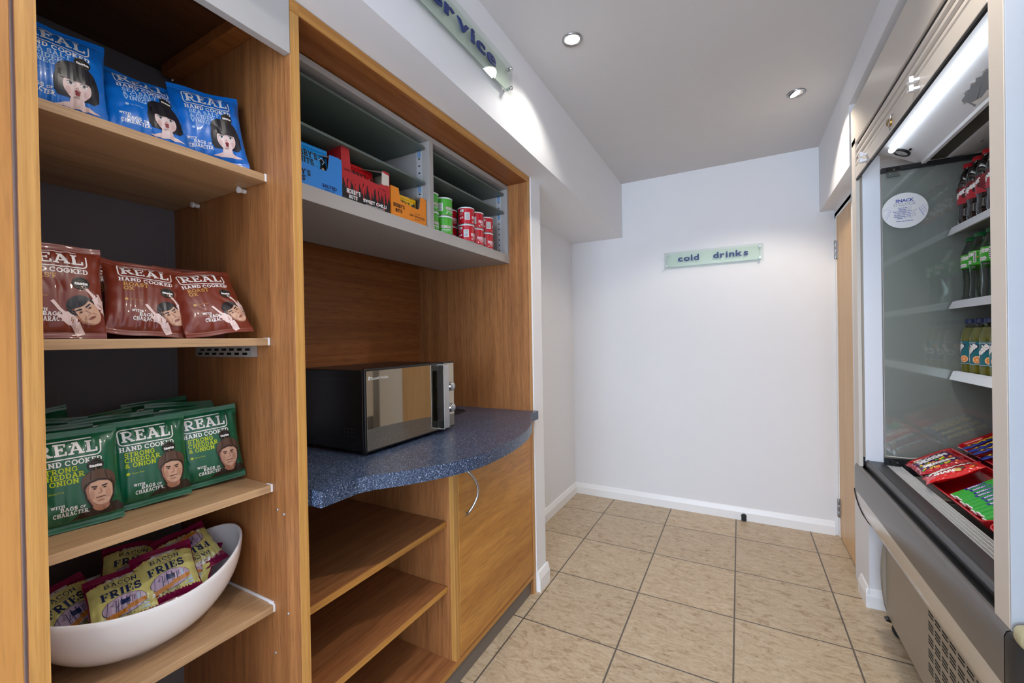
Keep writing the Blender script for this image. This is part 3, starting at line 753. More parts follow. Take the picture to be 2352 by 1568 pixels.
for (ra, la, rb, lb, mt) in ((.030, .0005, .030, .006, BLACK), (.030, .006, .023, .0075, BLACK), (.023, .0075, .022, .004, RUBBER)):
    n = 36
    vs = [onp(yc+ra*cos(2*PI*i/n), tc+ra*sin(2*PI*i/n), la) for i in range(n)]+[onp(yc+rb*cos(2*PI*i/n), tc+rb*sin(2*PI*i/n), lb) for i in range(n)]
    th.raw(vs, [(i, n+i, n+(i+1) % n, (i+1) % n) for i in range(n)], mt, True)
disc(yc, tc, .0225, .0042, plain('dial_grey', (190, 194, 198), rough=.3), th)
pr = Print(th, lambda x, y, l: onp(yc+x, tc+y, .0044+l), 1)
for a_ in range(-130, 131, 26): pr.line([(.017*sin(radians(a_)), .017*cos(radians(a_))), (.0205*sin(radians(a_)), .0205*cos(radians(a_)))], .001, BLACK)
pr.line([(-.004, -.003), (.014, .009)], .0012, BLACK)
th.build('thermometer', fg)
sw = MB(); sw.raw([onp(y_, t_, l_) for l_ in (.0004, .002) for y_, t_ in ((2.235, .075), (2.252, .075), (2.252, .083), (2.235, .083))], [(0, 1, 2, 3), (4, 7, 6, 5), (0, 4, 5, 1), (1, 5, 6, 2), (2, 6, 7, 3), (3, 7, 4, 0)], BLACK); sw.build('rating_tab', fg)
# torn protective film on the light panel
tf = MB(); pr = Print(tf, lambda x, y, l: onp(x, y, .0006+l), 1)
tear = [(1.86, .135), (1.845, .128), (1.80, .136), (1.75, .134), (1.69, .137), (1.60, .137), (1.56, .092), (1.59, .087), (1.62, .09), (1.632, .083), (1.66, .088), (1.667, .081), (1.70, .087), (1.715, .079), (1.735, .086), (1.745, .080), (1.775, .088), (1.79, .082), (1.81, .09), (1.838, .092), (1.85, .10), (1.846, .113)]
def fan(pr_, pts, mat, layer=0):
    cx_ = sum(p[0] for p in pts)/len(pts); cy_ = sum(p[1] for p in pts)/len(pts)
    for i in range(len(pts)): pr_.polys([[(cx_, cy_), pts[i], pts[(i+1) % len(pts)]]], mat, layer)
FILMG = plain('bare_grey_metal', (138, 144, 152), rough=.4); FILMW = plain('torn_white_film', (232, 232, 230), rough=.4)
fan(pr, tear, FILMG)
fan(pr, [(1.66, .112), (1.70, .106), (1.715, .112), (1.705, .124), (1.66, .128), (1.60, .126), (1.60, .11)], FILMW, 1)
fan(pr, [(1.84, .118), (1.80, .128), (1.76, .124), (1.75, .134), (1.80, .136), (1.845, .132)], FILMW, 1)
tf.build('torn_film', fg)
for (yy, tt, s_) in ((1.735, .082, .010), (1.79, .084, .008), (1.67, .083, .009), (1.63, .085, .008), (1.845, .105, .010)):
    fl = MB(); fl.face([onp(yy-s_, tt+.004, .0012), onp(yy+s_, tt+.004, .0012), onp(yy, tt-s_*.6, .008)], FILMW); fl.build('film_curl', fg)
HC = plain('dark_honeycomb', (66, 64, 56), rough=.7, var=.4)
MB().box(.70, .746, IY0, IY1, 2.006, 2.03, HC).build('air_honeycomb', fg)
pp = MB().prism([(.746, 1.998), (.752, 1.998), (1.10, 2.05), (1.10, 2.07), (.746, 2.03)], 'y', IY0, IY1, WHITEM)
for i in range(6):
    for j in range(3):
        x = .80+j*.09; zt = 1.998+(x-.752)/.348*.052-.0006; yy = 1.5+i*.14
        pp.face([(x, yy, zt), (x, yy+.022, zt), (x+.004, yy+.022, zt+.0006), (x+.004, yy, zt+.0006)][::-1], RUBBER)
pp.build('perforated_panel', fg)
# shell
INT = plain('grey_cooler_lining', (120, 124, 120), rough=.4, var=.03)
MB().box(1.10, 1.20, F0, F1, .40, 2.31, INT).build('back_wall', fg)
MB().box(.54, 1.20, F0, F1, 2.07, 2.305, INT).build('roof_box', fg) if False else MB().box(.70, 1.20, F0, F1, 2.075, 2.30, INT).build('roof_box', fg)
wl = MB().box(.60, 1.10, IY0, IY1, .56, .60, INT); wl.build('well_floor', fg)
# end glass with rails
def end_glass(y0, y1, inner):
    g = MB().prism([(.545, .775), (.62, .773), (.70, .785), (.80, .808), (.90, .84), (1.10, .92), (1.10, 1.982), (.545, 1.982)], 'y', y0, y1, ENDG).build('end_glass', fg)
    m = MB().box(.5415, 1.10, y0-.008, y1+.008, 1.980, 1.998, RUBBER); m.build('glass_rail', fg)
    m = MB().prism([(.5415, .70), (.5415, .765), (.62, .768), (.70, .772), (.86, .778), (1.10, .79), (1.10, .70)], 'y', y0-.002, y1+.008, RUBBER); m.build('glass_rail', fg)
    zz = [(.5415, .7755), (.62, .7735), (.70, .7855), (.80, .8085), (.90, .8405), (1.10, .9205)]
    m = MB().prism([(.5415, .766), (.62, .769), (.70, .773), (.86, .779), (1.10, .791)]+[(x, z-.002) for x, z in zz[::-1]], 'y', y0-.004, y1+.006, plain('stained_end_strip', (112, 108, 98), rough=.5, var=.25) if 'stained_end_strip' not in bpy.data.materials else bpy.data.materials['stained_end_strip']); m.build('end_strip', fg)
    m = MB().tube([(x, inner, z) for x, z in zz], .0025, CREAM, 8); m.build('glass_trim', fg)
    for z in (1.975, .745):
        c = MB().box(.556, .602, inner-.010, inner-.003, z-.022, z+.022, glass('clear_clip', (225, 228, 228), .08) if 'clear_clip' not in bpy.data.materials else bpy.data.materials['clear_clip']); co = c.build('glass_clip', fg, None, .005, 3)
        for x, dz_ in ((.566, -.008), (.592, -.008), (.579, .008)): MB().lathe([(.003, 0), (.0028, -.0015), (0, -.002)], STEEL, (x, inner-.010, z+dz_), 12, 'y').build('screw', co)
end_glass(2.338, 2.344, 2.333); end_glass(1.238, 1.244, 1.249)
MB().box(.545, 1.10, 2.352, 2.356, .70, 2.0, plain('grey_outer_cheek', (192, 193, 192), rough=.55, var=.03)).build('outer_cheek', fg)
# bumper, deck, body
bp_ = [(.451, .600), (.449, .606), (.449, .703), (.4525, .713), (.459, .7165), (.466, .7165)]
m = MB().strip(bp_, 'y', F0, F1-.03, BUMPER)
m.strip([(.466, .7165), (.4665, .709), (.4775, .709), (.478, .735)], 'y', F0, F1-.02, BLACK, False)
m.strip([(.478, .735), (.480, .742), (.4845, .7465), (.490, .7475), (.4925, .7455), (.496, .7445), (.538, .7435), (.543, .739), (.543, .72)], 'y', F0, F1-.02, DECK)
m.build('bumper_rail', fg)
# rounded end caps of the bumper
def cap(y, d, mat, prof, nm):
    m = MB(); n = 8; rows = []
    for j in range(n+1):
        a_ = PI/2*j/n
        rows.append([(.50+(px-.50)*cos(a_) if px < .50 else px, y+d*.045*sin(a_), pz) for px, pz in prof])
    w_ = len(prof)
    vs = [p for r_ in rows for p in r_]
    fs = [(j*w_+i, j*w_+i+1, (j+1)*w_+i+1, (j+1)*w_+i) for j in range(n) for i in range(w_-1)]
    if d < 0: fs = [q[::-1] for q in fs]
    m.raw(vs, fs, mat, True); return m.build(nm, fg)
capm = plain('near_black_cap', (44, 43, 42), rough=.35)
cpr = [(.50, .600), (.451, .600), (.449, .606), (.449, .703), (.4525, .713), (.459, .7165), (.50, .7165)]
cap(F1-.03, 1, capm, cpr, 'bumper_cap'); cap(F0-.003, -1, capm, cpr, 'bumper_cap')
# cream top of the near cap and curved body
OLIVE = plain('putty_cap', (166, 160, 128), rough=.3)
m = MB().box(.4535, .60, F0-.055, F0-.006, .70, .742, OLIVE); m.build('corner_cap', fg, None, .018, 5)
body = [(.452, .600), (.453, .585), (.457, .560), (.466, .525), (.480, .487), (.500, .452), (.522, .425), (.545, .408), (.556, .402)]
m = MB().strip(body, 'y', F0, F1-.012, CREAM); m.build('curved_body', fg)
m = MB()
epr = [(.60, .60)]+body+[(.60, .39)]
m.prism(epr, 'y', F1-.014, F1-.010, PANELG); m.prism(epr, 'y', F0, F0+.004, CREAM); m.build('body_end', fg)
m = MB().tube([(x-.001, F1-.012, z) for x, z in body], .0028, RUBBER, 8); m.build('body_gasket', fg)
bpn = MB().box(.552, .575, F0, F1-.03, .072, .405, PANELG)
SLOT = plain('dark_vent_slot', (16, 14, 12), rough=.9)
for r_ in range(5):
    for c_ in range(13):
        for q in range(3):
            zz = .372-r_*.0475-q*.011; y1 = 1.915-c_*.055+r_*.001
            bpn.face([(.5516, y1, zz), (.5516, y1-.042, zz), (.5516, y1-.042, zz-.0062), (.5516, y1, zz-.0062)][::-1], SLOT)
bpno = bpn.build('base_panel', fg)
MB().box(.5512, .552, F0, F1-.03, .396, .401, plain('panel_seam', (96, 90, 80), rough=.5)).build('panel_seam', fg)
MB().lathe([(.007, 0), (.0065, -.002), (0, -.003)], BLACK, (.5515, 1.72, .385), 16, 'x').build('panel_lock', fg)
m = MB().tube([(.556, F1-.03, .405), (.548, F1-.022, .37), (.541, F1-.018, .31), (.538, F1-.018, .25), (.541, F1-.018, .17), (.548, F1-.02, .11), (.556, F1-.028, .074)], .0024, STEEL, 8); m.build('edge_trim', fg)
m = MB().prism([(.556, .40), (.546, .36), (.5405, .31), (.5385, .25), (.5415, .17), (.549, .11), (.557, .074), (1.18, .074), (1.18, .6), (.60, .6), (.575, .43)], 'y', F1-.034, F1-.018, PANELG); m.build('base_end', fg)
MB().box(.575, 1.18, F0+.02, F1-.04, .075, .40, PLINTH).build('machine_housing', fg)
# castors
for y in (2.345, 1.26):
    c = MB().lathe([(.0, -.013), (.018, -.0135), (.030, -.012), (.0325, -.008), (.0325, .008), (.030, .012), (.018, .0135), (0, .013)], RUBBER, (.592, y, .0325), 32, 'y', close=False)
    co = c.build('castor_wheel', fg)
    fk = MB()
    for s_ in (-1, 1): fk.prism([(.578, .028), (.598, .026), (.612, .072), (.566, .072)], 'y', y+s_*.016-.0012, y+s_*.016+.0012, STEEL)
    fk.box(.566, .615, y-.018, y+.018, .068, .0735, STEEL); fk.lathe([(.005, -.019), (.005, .019)], STEEL, (.592, y, .0325), 12, 'y')
    fk.build('castor_fork', fg)
    MB().prism([(.535, .070), (.575, .058), (.58, .064), (.545, .078)], 'y', y-.014, y+.014, BLACK).build('castor_brake', fg, None, .0015)
# wire grille beside the deck
GRW = plain('white_coated_wire', (222, 222, 220), rough=.4)
gr = MB()
for i in range(5): gr.box(.546+i*.0115, .5475+i*.0115, IY0, IY1-.02, .7365, .738, GRW)
y = IY0+.004
while y < IY1-.02:
    gr.box(.545, .594, y, y+.0016, .735, .7364, GRW); y += .0075
gr.build('wire_grille', fg)
MB().box(.543, .596, IY0, IY1-.01, .69, .705, BLACK).build('air_duct', fg)
# shelves with price rails
for i, (zt, zb) in enumerate(((1.711, 1.684), (1.416, 1.391), (1.139, 1.109))):
    m = MB().box(.752, 1.10, IY0+.01, 2.326, zt-.016, zt, INT); so = m.build('drink_shelf', fg)
    m = MB().prism([(.7415, zb), (.7535, zt+.004), (.7565, zt+.004), (.7565, zt-.002), (.7495, zb)], 'y', IY0+.01, 2.328, WHITEM)
    m.box(.7555, .758, IY0+.01, 2.31, zt, zt+.006, WHITEM)
    m.build('price_rail', so, so['_base'])

# round price sticker on the end glass
ps = tag(empty('price_sticker', (.615, 2.3365, 1.81)), 'round white price list sticker on the cooler end glass', 'sticker')
sm_ = MB(); rd = .0735; n = 64
sm_.prism([(rd*cos(2*PI*i/n), rd*sin(2*PI*i/n)) for i in range(n)], 'z', 0, .0006, WHITE)
st_ = sm_; pr = Print(st_, lambda x, y, l: (x, y, .0006+l), 1)
SB = plain('sticker_blue', (32, 62, 160), rough=.5); SG = plain('sticker_grey', (150, 156, 172), rough=.5); SL = plain('sticker_lilac', (150, 158, 214), rough=.5)
pr.text('SNACK', 0, .036, .0125, SB, 0, 'sans', align='c', bold=.03, width=.058)
pr.text("O'CLOCK", 0, .0205, .0125, SG, 0, 'sans', align='c', width=.070)
for i, (a_, b_) in enumerate((('Coca-Cola', '3.50'), ('Monster', '3.50'), ('Diet Coke/Coke Zero', '2.95'), ('Costa Coffee cans', '2.95'), ('All other soft drinks', '2.95'), ('Still/sparkling water', '2.50'), ('Snacks', 'from 1.80'))):
    pa, wa = font_polys(a_, .025); pb, wb = font_polys(b_, 0); s_ = .0068; tot = (wa+wb+.4)*s_
    y_ = .0095-i*.0072
    pr.polys([[(x*s_-tot/2, y*s_+y_) for x, y in p] for p in pa], SB); pr.polys([[(x*s_-tot/2+(wa+.4)*s_, y*s_+y_) for x, y in p] for p in pb], SG)
pr.text('Please pay at the bar', 0, -.0455, .0047, SB, 0, 'sans', align='c', bold=.025)
pr.line([(-.071, .004), (-.062, .012), (-.045, .008), (-.044, .004), (-.058, -.030), (-.063, -.034)], .0011, SL); pr.line([(-.049, .006), (-.062, -.026)], .0007, SL)
for a_, b_ in (((-.05, .018), (-.044, .022)), ((-.042, .013), (-.036, .019)), ((-.056, .015), (-.052, .023))): pr.line([a_, b_], .0006, SL)
pr.line([(.044, .004), (.064, .016), (.0725, .009)], .0008, SL); pr.line([(.044, .004), (.060, -.030)], .0022, SL)
for t in (.33, .66): pr.line([(.044+.02*t, .004+.012*t), (.060+.013*t, -.026+.022*t)], .0008, SL)
for t in (.3, .6): pr.line([(.044+.016*t, .004-.034*t), (.066+.006*t, .014-.028*t)], .0007, SL)
st_.build('disc', ps, (0, 0, 0))
place(ps, ((1, 0, 0), (0, 0, 1), (0, -1, 0)), (.615, 2.3372, 1.81))

# ------------------------------------------------------------------ bottles
def bottle_mesh(nm, prof, capc, capr, caph, liquid, lab, labz, art, fill=None, clear=None):
    """origin at the base; label art faces -X"""
    root = empty(nm, (0, 0, 0))
    MB().lathe(prof, clear or liquid, (0, 0, 0), 40).build('bottle_body', root, (0, 0, 0))
    if fill:
        MB().lathe(fill, liquid, (0, 0, 0), 36).build('drink', root, (0, 0, 0))
    top = prof[-1][1]
    cm = MB().lathe([(capr*1.04, -caph+.002), (capr*1.04, -caph+.006), (capr, -caph+.007), (capr, -.002), (capr*.93, 0), (0, .0004)], capc, (0, 0, top+.002), 32)
    for i in range(32):
        a_ = 2*PI*i/32; cm.box(0, 0, 0, 0, 0, 0, capc) if False else None
    cm.build('cap', root, (0, 0, 0))
    rl = art['r']; z0, z1 = labz
    lm_ = MB().lathe([(rl, z0), (rl, z1)], lab, (0, 0, 0), 48, close=False)
    # art coordinates: x along the circumference (metres, left to right seen from outside), y height
    pr_ = Print(lm_, lambda x, y, l: (-(rl+l)*cos(x/rl), (rl+l)*-sin(x/rl), y), .005, .0002)
    art['fn'](pr_); lm_.build('label', root, (0, 0, 0))
    return root
COLA = plain('dark_cola', (18, 9, 8), rough=.08, coat=.6, spec=.6); COLA_L = plain('cola_label_red', (176, 24, 44), rough=.35)
CLR = glass('clear_bottle_plastic', (225, 236, 230), .03, 1.35); OAS = plain('citrus_drink', (142, 136, 38), rough=.12, coat=.5)
REDCAP = plain('red_cap', (176, 20, 34), rough=.35); GREENCAP = plain('green_cap', (18, 96, 46), rough=.35); NAVYCAP = plain('navy_cap', (22, 40, 84), rough=.4)
LIME = plain('lime_label', (74, 186, 40), rough=.4); LIME2 = plain('dark_green_print', (20, 150, 66), rough=.4); TEAL = plain('teal_label', (10, 104, 116), rough=.4); ORNG = plain('orange_print', (226, 122, 34), rough=.4)
PINKR = plain('rind_print', (240, 196, 150), rough=.4)
def art_pep(p):
    for i in range(15):
        a_ = radians(-4+i*13-20); x0 = .024; pts = [(x0*0+.004+.012*cos(a_), .110+.012*sin(a_))]
        for t in range(1, 7):
            aa = a_+.10*sin(t*1.3); rr_ = .012+t*.008; pts.append((.004+rr_*cos(aa), .110+rr_*sin(aa)))
        pts = [(x, min(max(y, .081), .143)) for x, y in pts]
        p.line(pts, .0032, PBLACK)
    p.text('Dr', -.036, .116, .016, WHITE, 1, 'sans', rot=24, bold=.06, shear=.2)
    p.text('Pepper', -.037, .092, .019, WHITE, 1, 'sans', rot=26, bold=.06, shear=.2, cond=.95)
pepper = bottle_mesh('soda_bottle', [(.020, 0), (.029, .003), (.0325, .014), (.0325, .040), (.030, .056), (.0305, .072), (.0325, .080), (.0325, .145), (.0328, .160), (.030, .178), (.022, .197), (.0145, .210), (.0135, .216), (.0135, .233)], REDCAP, .0155, .018, COLA, COLA_L, (.080, .144), {'r': .0331, 'fn': art_pep})
def art_spr(p):
    for i in range(7): p.line([(-.012+i*.006, .128), (.004+i*.006, .142), (.012+i*.006, .16), (.014+i*.006, .176)][:4], .0016, LIME2)
    p.text('Sprite', -.030, .154, .017, WHITE, 1, 'sans', rot=8, bold=.05, shear=.25, cond=.95)
    p.rect(-.024, .012, .132, .145, WHITE, 1); p.ell(.012, .1385, .0065, .0065, WHITE, 1); p.ell(-.024, .1385, .0065, .0065, LIME2, 2)
    p.text('RECYCLE', -.004, .1365, .004, PBLACK, 2, 'sans')
    p.rect(.024, .032, .136, .176, WHITE, 1)
    for j in range(5): p.rect(.0255, .0305, .139+j*.0072, .143+j*.0072, PBLACK, 2); p.ell(.0365, .141+j*.0072, .0024, .0024, (ORNG if j == 2 else GREENCAP), 1)
sprite = bottle_mesh('soda_bottle', [(.018, 0), (.027, .002), (.0325, .012), (.0325, .030), (.0295, .052), (.0295, .078), (.0325, .118), (.0328, .128), (.0328, .180), (.030, .192), (.0215, .215), (.0165, .228), (.0165, .244)], GREENCAP, .0195, .017, glass('pale_drink', (214, 226, 216), 0, 1.33), LIME, (.128, .179), {'r': .0333, 'fn': art_spr}, None, CLR)
def art_oas(p):
    p.rect(-.1, .1, .0385, .0395, WHITE); p.text('CITRUS PUNCH', -.034, .116, .005, WHITE, 0, 'sans', width=.045)
    p.text('Oasis', -.0285, .0575, .023, NAVYCAP, 0, 'sans', rot=46, bold=.10, cond=.95); p.text('Oasis', -.029, .059, .022, WHITE, 1, 'sans', rot=46, bold=.05, cond=.95)
    for cx_, cy_ in ((.014, .056), (-.048, .10)):
        p.ell(cx_+.001, cy_-.001, .0142, .0142, NAVYCAP); p.ell(cx_, cy_, .0135, .0135, PINKR, 1)
        for j in range(8):
            a_ = 2*PI*j/8; p.ell(cx_+.0075*cos(a_), cy_+.0075*sin(a_), .0042, .0022, ORNG, 2, rot=math.degrees(a_), n=10)
    p.rect(.030, .038, .046, .076, WHITE)
    for j in range(4): p.rect(.0315, .0365, .049+j*.0068, .053+j*.0068, PBLACK, 1)
    p.rect(.030, .040, .084, .104, ORNG)
oprof = [(.020, 0), (.028, .002), (.0318, .010), (.0318, .034), (.0312, .037), (.0312, .123), (.0318, .126), (.0318, .139), (.0300, .1405), (.0298, .150), (.0280, .152), (.0272, .160), (.0245, .163), (.0232, .171), (.0205, .175), (.0165, .185), (.0165, .206)]
oasis = bottle_mesh('soft_drink_bottle', oprof, NAVYCAP, .0195, .020, OAS, TEAL, (.0365, .1235), {'r': .0320, 'fn': art_oas}, [(r_*.96, max(z_, .002)) for r_, z_ in oprof if z_ < .18], CLR)
def put(root, spots, cat, group, labels):
    for i, (x, y, z, a_) in enumerate(spots):
        o = root if i == 0 else dup(root)
        o.location = (x, y, z); o.rotation_euler = (0, 0, radians(a_))
        tag(o, labels[i], cat, group)
put(pepper, [(.788, 2.277, 1.7114, 8), (.788, 2.204, 1.7114, 16), (.788, 2.131, 1.7114, -14), (.788, 2.058, 1.7114, 0)], 'bottle', 'dark sodas on the top cooler shelf',
    ['red capped dark soda bottle nearest the end glass on the top shelf', 'red capped dark soda bottle, second from the end glass, top shelf', 'red capped dark soda bottle, third from the end glass, top shelf', 'red capped dark soda bottle, fourth from the end glass, mostly behind the near post'])
put(sprite, [(.80, 2.285, 1.4164, 10), (.788, 2.186, 1.4164, -10), (.788, 2.10, 1.4164, 6)], 'bottle', 'clear sodas on the middle cooler shelf',
    ['green capped clear soda bottle nearest the end glass', 'green capped clear soda bottle in front, second from the end glass', 'green capped clear soda bottle, third from the end glass, behind the near post'])
put(oasis, [(.788, 2.264, 1.1394, 0), (.788, 2.192, 1.1394, 22), (.788, 2.120, 1.1394, 34), (.788, 2.05, 1.1394, 10)], 'bottle', 'citrus drinks on the lowest cooler shelf',
    ['navy capped yellow citrus drink bottle nearest the end glass', 'navy capped yellow citrus drink bottle, second from the end glass', 'navy capped yellow citrus drink bottle, third from the end glass', 'navy capped yellow citrus drink bottle, fourth from the end glass, behind the near post'])
# second rows, seen only in part and in the end glass
for src, z, lab, grp in ((pepper, 1.7114, 'dark soda bottle standing in the second row of the top cooler shelf', 'dark sodas in the second row'), (sprite, 1.4164, 'clear soda bottle standing in the second row of the middle cooler shelf', 'clear sodas in the second row'), (oasis, 1.1394, 'citrus drink bottle standing in the second row of the lowest cooler shelf', 'citrus drinks in the second row')):
    for j in range(3):
        o = dup(src); o.location = (.866, 2.27-j*.074, z); o.rotation_euler = (0, 0, radians(20*j)); tag(o, lab, 'bottle', grp)
# ------------------------------------------------------------------ crisp packets and other film bags
class Film:
    """pillow of printed film: x across (-w/2..w/2), z up (0..h), front towards -y"""
    def __init__(s, w, h, T, seed, seal=.011, wr=1.):
        s.w, s.h, s.T, s.seal, s.wr = w, h, T, seal, wr
        r = random.Random(seed)
        s.w1 = [(r.uniform(14, 34), r.uniform(-1, 1), r.uniform(0, 6.3), r.uniform(.3, 1)) for _ in range(5)]
        s.dents = [(r.uniform(-.9, .9), r.uniform(-.8, .8), r.uniform(.12, .3), r.uniform(.25, .7), r.uniform(0, 3.14), r.uniform(-1, 1)) for _ in range(9)]
        s.bend = r.uniform(-.006, .006); s.sk = r.uniform(-.02, .02)
    def pt(s, x, z, side=-1, lift=0.):
        x = max(-s.w/2, min(s.w/2, x)); u = 2*x/s.w; v = max(-1, min(1, 2*z/s.h-1)); vs = 1-2*s.seal/s.h
        vv = min(1, abs(v)/vs)
        prof = max(0, 1-vv**2.6)**.62*max(0, 1-abs(u)**2.8)**.55
        y = s.T*prof
        # puckers running away from the two seals and a few creases
        near = math.exp(-((1-vv)/.28)**2)*(1 if vv < 1 else 0)
        pk = sum(a*sin(f*u+ph+b*v*3) for f, b, ph, a in s.w1)*.0011*s.wr
        cr = 0
        for cx_, cz_, rad, am, ang, sg in s.dents:
            du = (u-cx_)*cos(ang)+(v-cz_)*sin(ang); dv = -(u-cx_)*sin(ang)+(v-cz_)*cos(ang)
            cr += sg*am*.0046*math.exp(-(du/rad*3.2)**2-(dv/rad*.9)**2)
        edge = math.exp(-((1-abs(u))/.16)**2)
        pk2 = .0016*s.wr*edge*sin(v*16+s.w1[0][2])
        env = min(1, prof*2.2)
        y += (pk*near*1.3+pk*.25+cr*s.wr+pk2)*env
        if abs(v) > vs: y = .0005+.0006*sin(v*s.h/2/.0011)*.4
        px = x*(1-.055*(1-vv**2)*1.0)*(1+.0)+s.sk*(z-s.h/2)
        wav = .0022*s.wr*sin(u*4.2+s.w1[1][2])*max(0, abs(v)-.55)/.45
        yo = wav+s.bend*(u*u)
        return (px, (yo-(y+lift)) if side < 0 else (yo+y*.8+lift), z+.0015*s.wr*sin(u*3+s.w1[2][2])*max(0, abs(v)-.6))
def film_bag(name, fm, film, art, seal_mat=None, back=None, nu=44, nv=60, band=None, step=.0042, xo=0.):
    w, h, se = fm.w, fm.h, fm.seal
    b = MB()
    z0, z1 = se*.98, h-se*.98
    b.grid(lambda i, j: fm.pt((i-.5)*w, z0+(z1-z0)*j), nu, nv, film)
    if band:
        bi = b.mi(band[1])
        for jj in range(nv):
            for ii in range(nu):
                if band[0](((ii+.5)/nu-.5)*w, z0+(z1-z0)*(jj+.5)/nv): b.m[jj*nu+ii] = bi
    b.grid(lambda i, j: fm.pt((i-.5)*w, z0+(z1-z0)*j, 1), nu//2, nv//2, back or film, flip=True)
    pr = Print(b, lambda x, y, l: fm.pt(x-xo, y, -1, l), step, .0005)
    if art: art(pr, fm)
    o = b.build(name, None, (0, 0, 0))
    for nm, a, c in (('top_seal', z1, h), ('bottom_seal', 0, z0)):
        m = MB(); m.grid(lambda i, j: fm.pt((i-.5)*w, a+(c-a)*j), nu, 6, seal_mat or film); m.grid(lambda i, j: fm.pt((i-.5)*w, a+(c-a)*j, 1), nu, 6, seal_mat or film, flip=True)
        # zig-zag cut edge
        zz = h if nm == 'top_seal' else 0; sg = 1 if zz else -1
        for q in range(nu*2):
            x0 = (q/(nu*2)-.5)*w; x1 = ((q+1)/(nu*2)-.5)*w
            p0 = fm.pt(x0, zz); p1 = fm.pt(x1, zz); m.face([p0, p1, ((p0[0]+p1[0])/2, (p0[1]+p1[1])/2, p0[2]+sg*.0014)], seal_mat or film)
        m.build(nm, o, (0, 0, 0))
    return o
def film_mat(name, rgb, rough=.3): return plain(name, rgb, rough=rough, var=.03, coat=.45)
BLUEF = film_mat('blue_packet_film', (8, 112, 208), .3); BROWNF = film_mat('brown_packet_film', (118, 44, 28), .36); GREENF = film_mat('green_packet_film', (0, 92, 62), .34)
FOIL = plain('silver_foil', (190, 192, 196), rough=.25, metal=.9)
SKIN = plain('print_skin', (208, 168, 144), rough=.4); SKIN3 = plain('print_skin_mid', (190, 146, 122), rough=.4); SKIN2 = plain('print_skin_shade', (172, 122, 98), rough=.4); SKINP = plain('print_skin_pale', (232, 208, 204), rough=.4)
HAIR = plain('print_hair', (30, 30, 38), rough=.35); LIPS = plain('print_lips', (140, 24, 34), rough=.4); CAPB = plain('print_leather_cap', (92, 70, 58), rough=.45); CAPD = plain('print_cap_strap', (48, 36, 32), rough=.45)
YELG = plain('print_lime_yellow', (188, 206, 0), rough=.4); GOLD = plain('print_gold', (206, 160, 84), rough=.4); PALEB = plain('print_pale_blue', (176, 208, 240), rough=.4); GREYP = plain('print_grey', (92, 84, 70), rough=.4)

def art_common(p, fm, flav, fcol, fx=.0, tx=-.028, tw=.050):
    w, h = fm.w, fm.h; k_ = h/.19
    # logo box with rounded lower corners and a broken rim
    x0, x1, y0, y1 = -.049*k_, .047*k_, .137*k_, .171*k_; t = .0022*k_; r = .008*k_
    p.line([(x1*.72, y1+.001), (x0+r, y1)]+_arc(x0+r, y1-r, r, r, 90, 180, 5)+[(x0, y0+r)]+_arc(x0+r, y0+r, r, r, 180, 270, 5)+[(x1-r, y0)]+_arc(x1-r, y0+r, r, r, 270, 360, 5)+[(x1, y1-.006)], t, WHITE)
    p.text('REAL', (x0+x1)/2, y0+.0065*k_, .0235*k_, WHITE, 0, width=.086*k_, align='c')
    p.text('HAND COOKED', (x0+x1)/2, y0-.0135*k_, .0098*k_, WHITE, 0, width=.098*k_, align='c', T=.22)
    y = y0-.0255*k_
    for i, ln in enumerate(flav):
        p.text(ln, x0+.006*k_+fx*i, y-.0005, .0098*k_, fcol, 0, T=.2, cond=.98); y -= .0115*k_
    p.text('Gluten Free', x0+.016*k_, .074*k_, .0032*k_, fcol, 0, 'sans'); p.ell(x0+.010*k_, .0752*k_, .0032*k_, .0032*k_, fcol, 0, n=12)
    p.text('WITH', (tx-.003)*k_, .046*k_, .0055*k_, WHITE, 0, T=.22); p.text('BAGS', (tx+.010)*k_, .038*k_, .0072*k_, WHITE, 0, T=.24, width=.024*k_); p.text('OF', (tx+.0375)*k_, .0385*k_, .005*k_, WHITE, 0, T=.22)
    p.text('CHARACTER.', tx*k_, .0285*k_, .0078*k_, WHITE, 0, T=.24, width=tw*k_)
def badge(p, x, y, r):
    p.ell(x, y, r, r, PBLACK, 1); p.line(_arc(x, y, r*.88, r*.88, 20, 160, 10), r*.07, GREYP, 2); p.line(_arc(x, y, r*.88, r*.88, 200, 340, 10), r*.07, GREYP, 2)
    p.text('great', x, y+r*.30, r*.22, GREYP, 2, 'sans', align='c'); p.text('taste', x, y-r*.26, r*.46, WHITE, 2, 'sans', align='c', bold=.05, width=r*1.55); p.ell(x, y-r*.55, r*.07, r*.07, GOLD, 2, n=8)
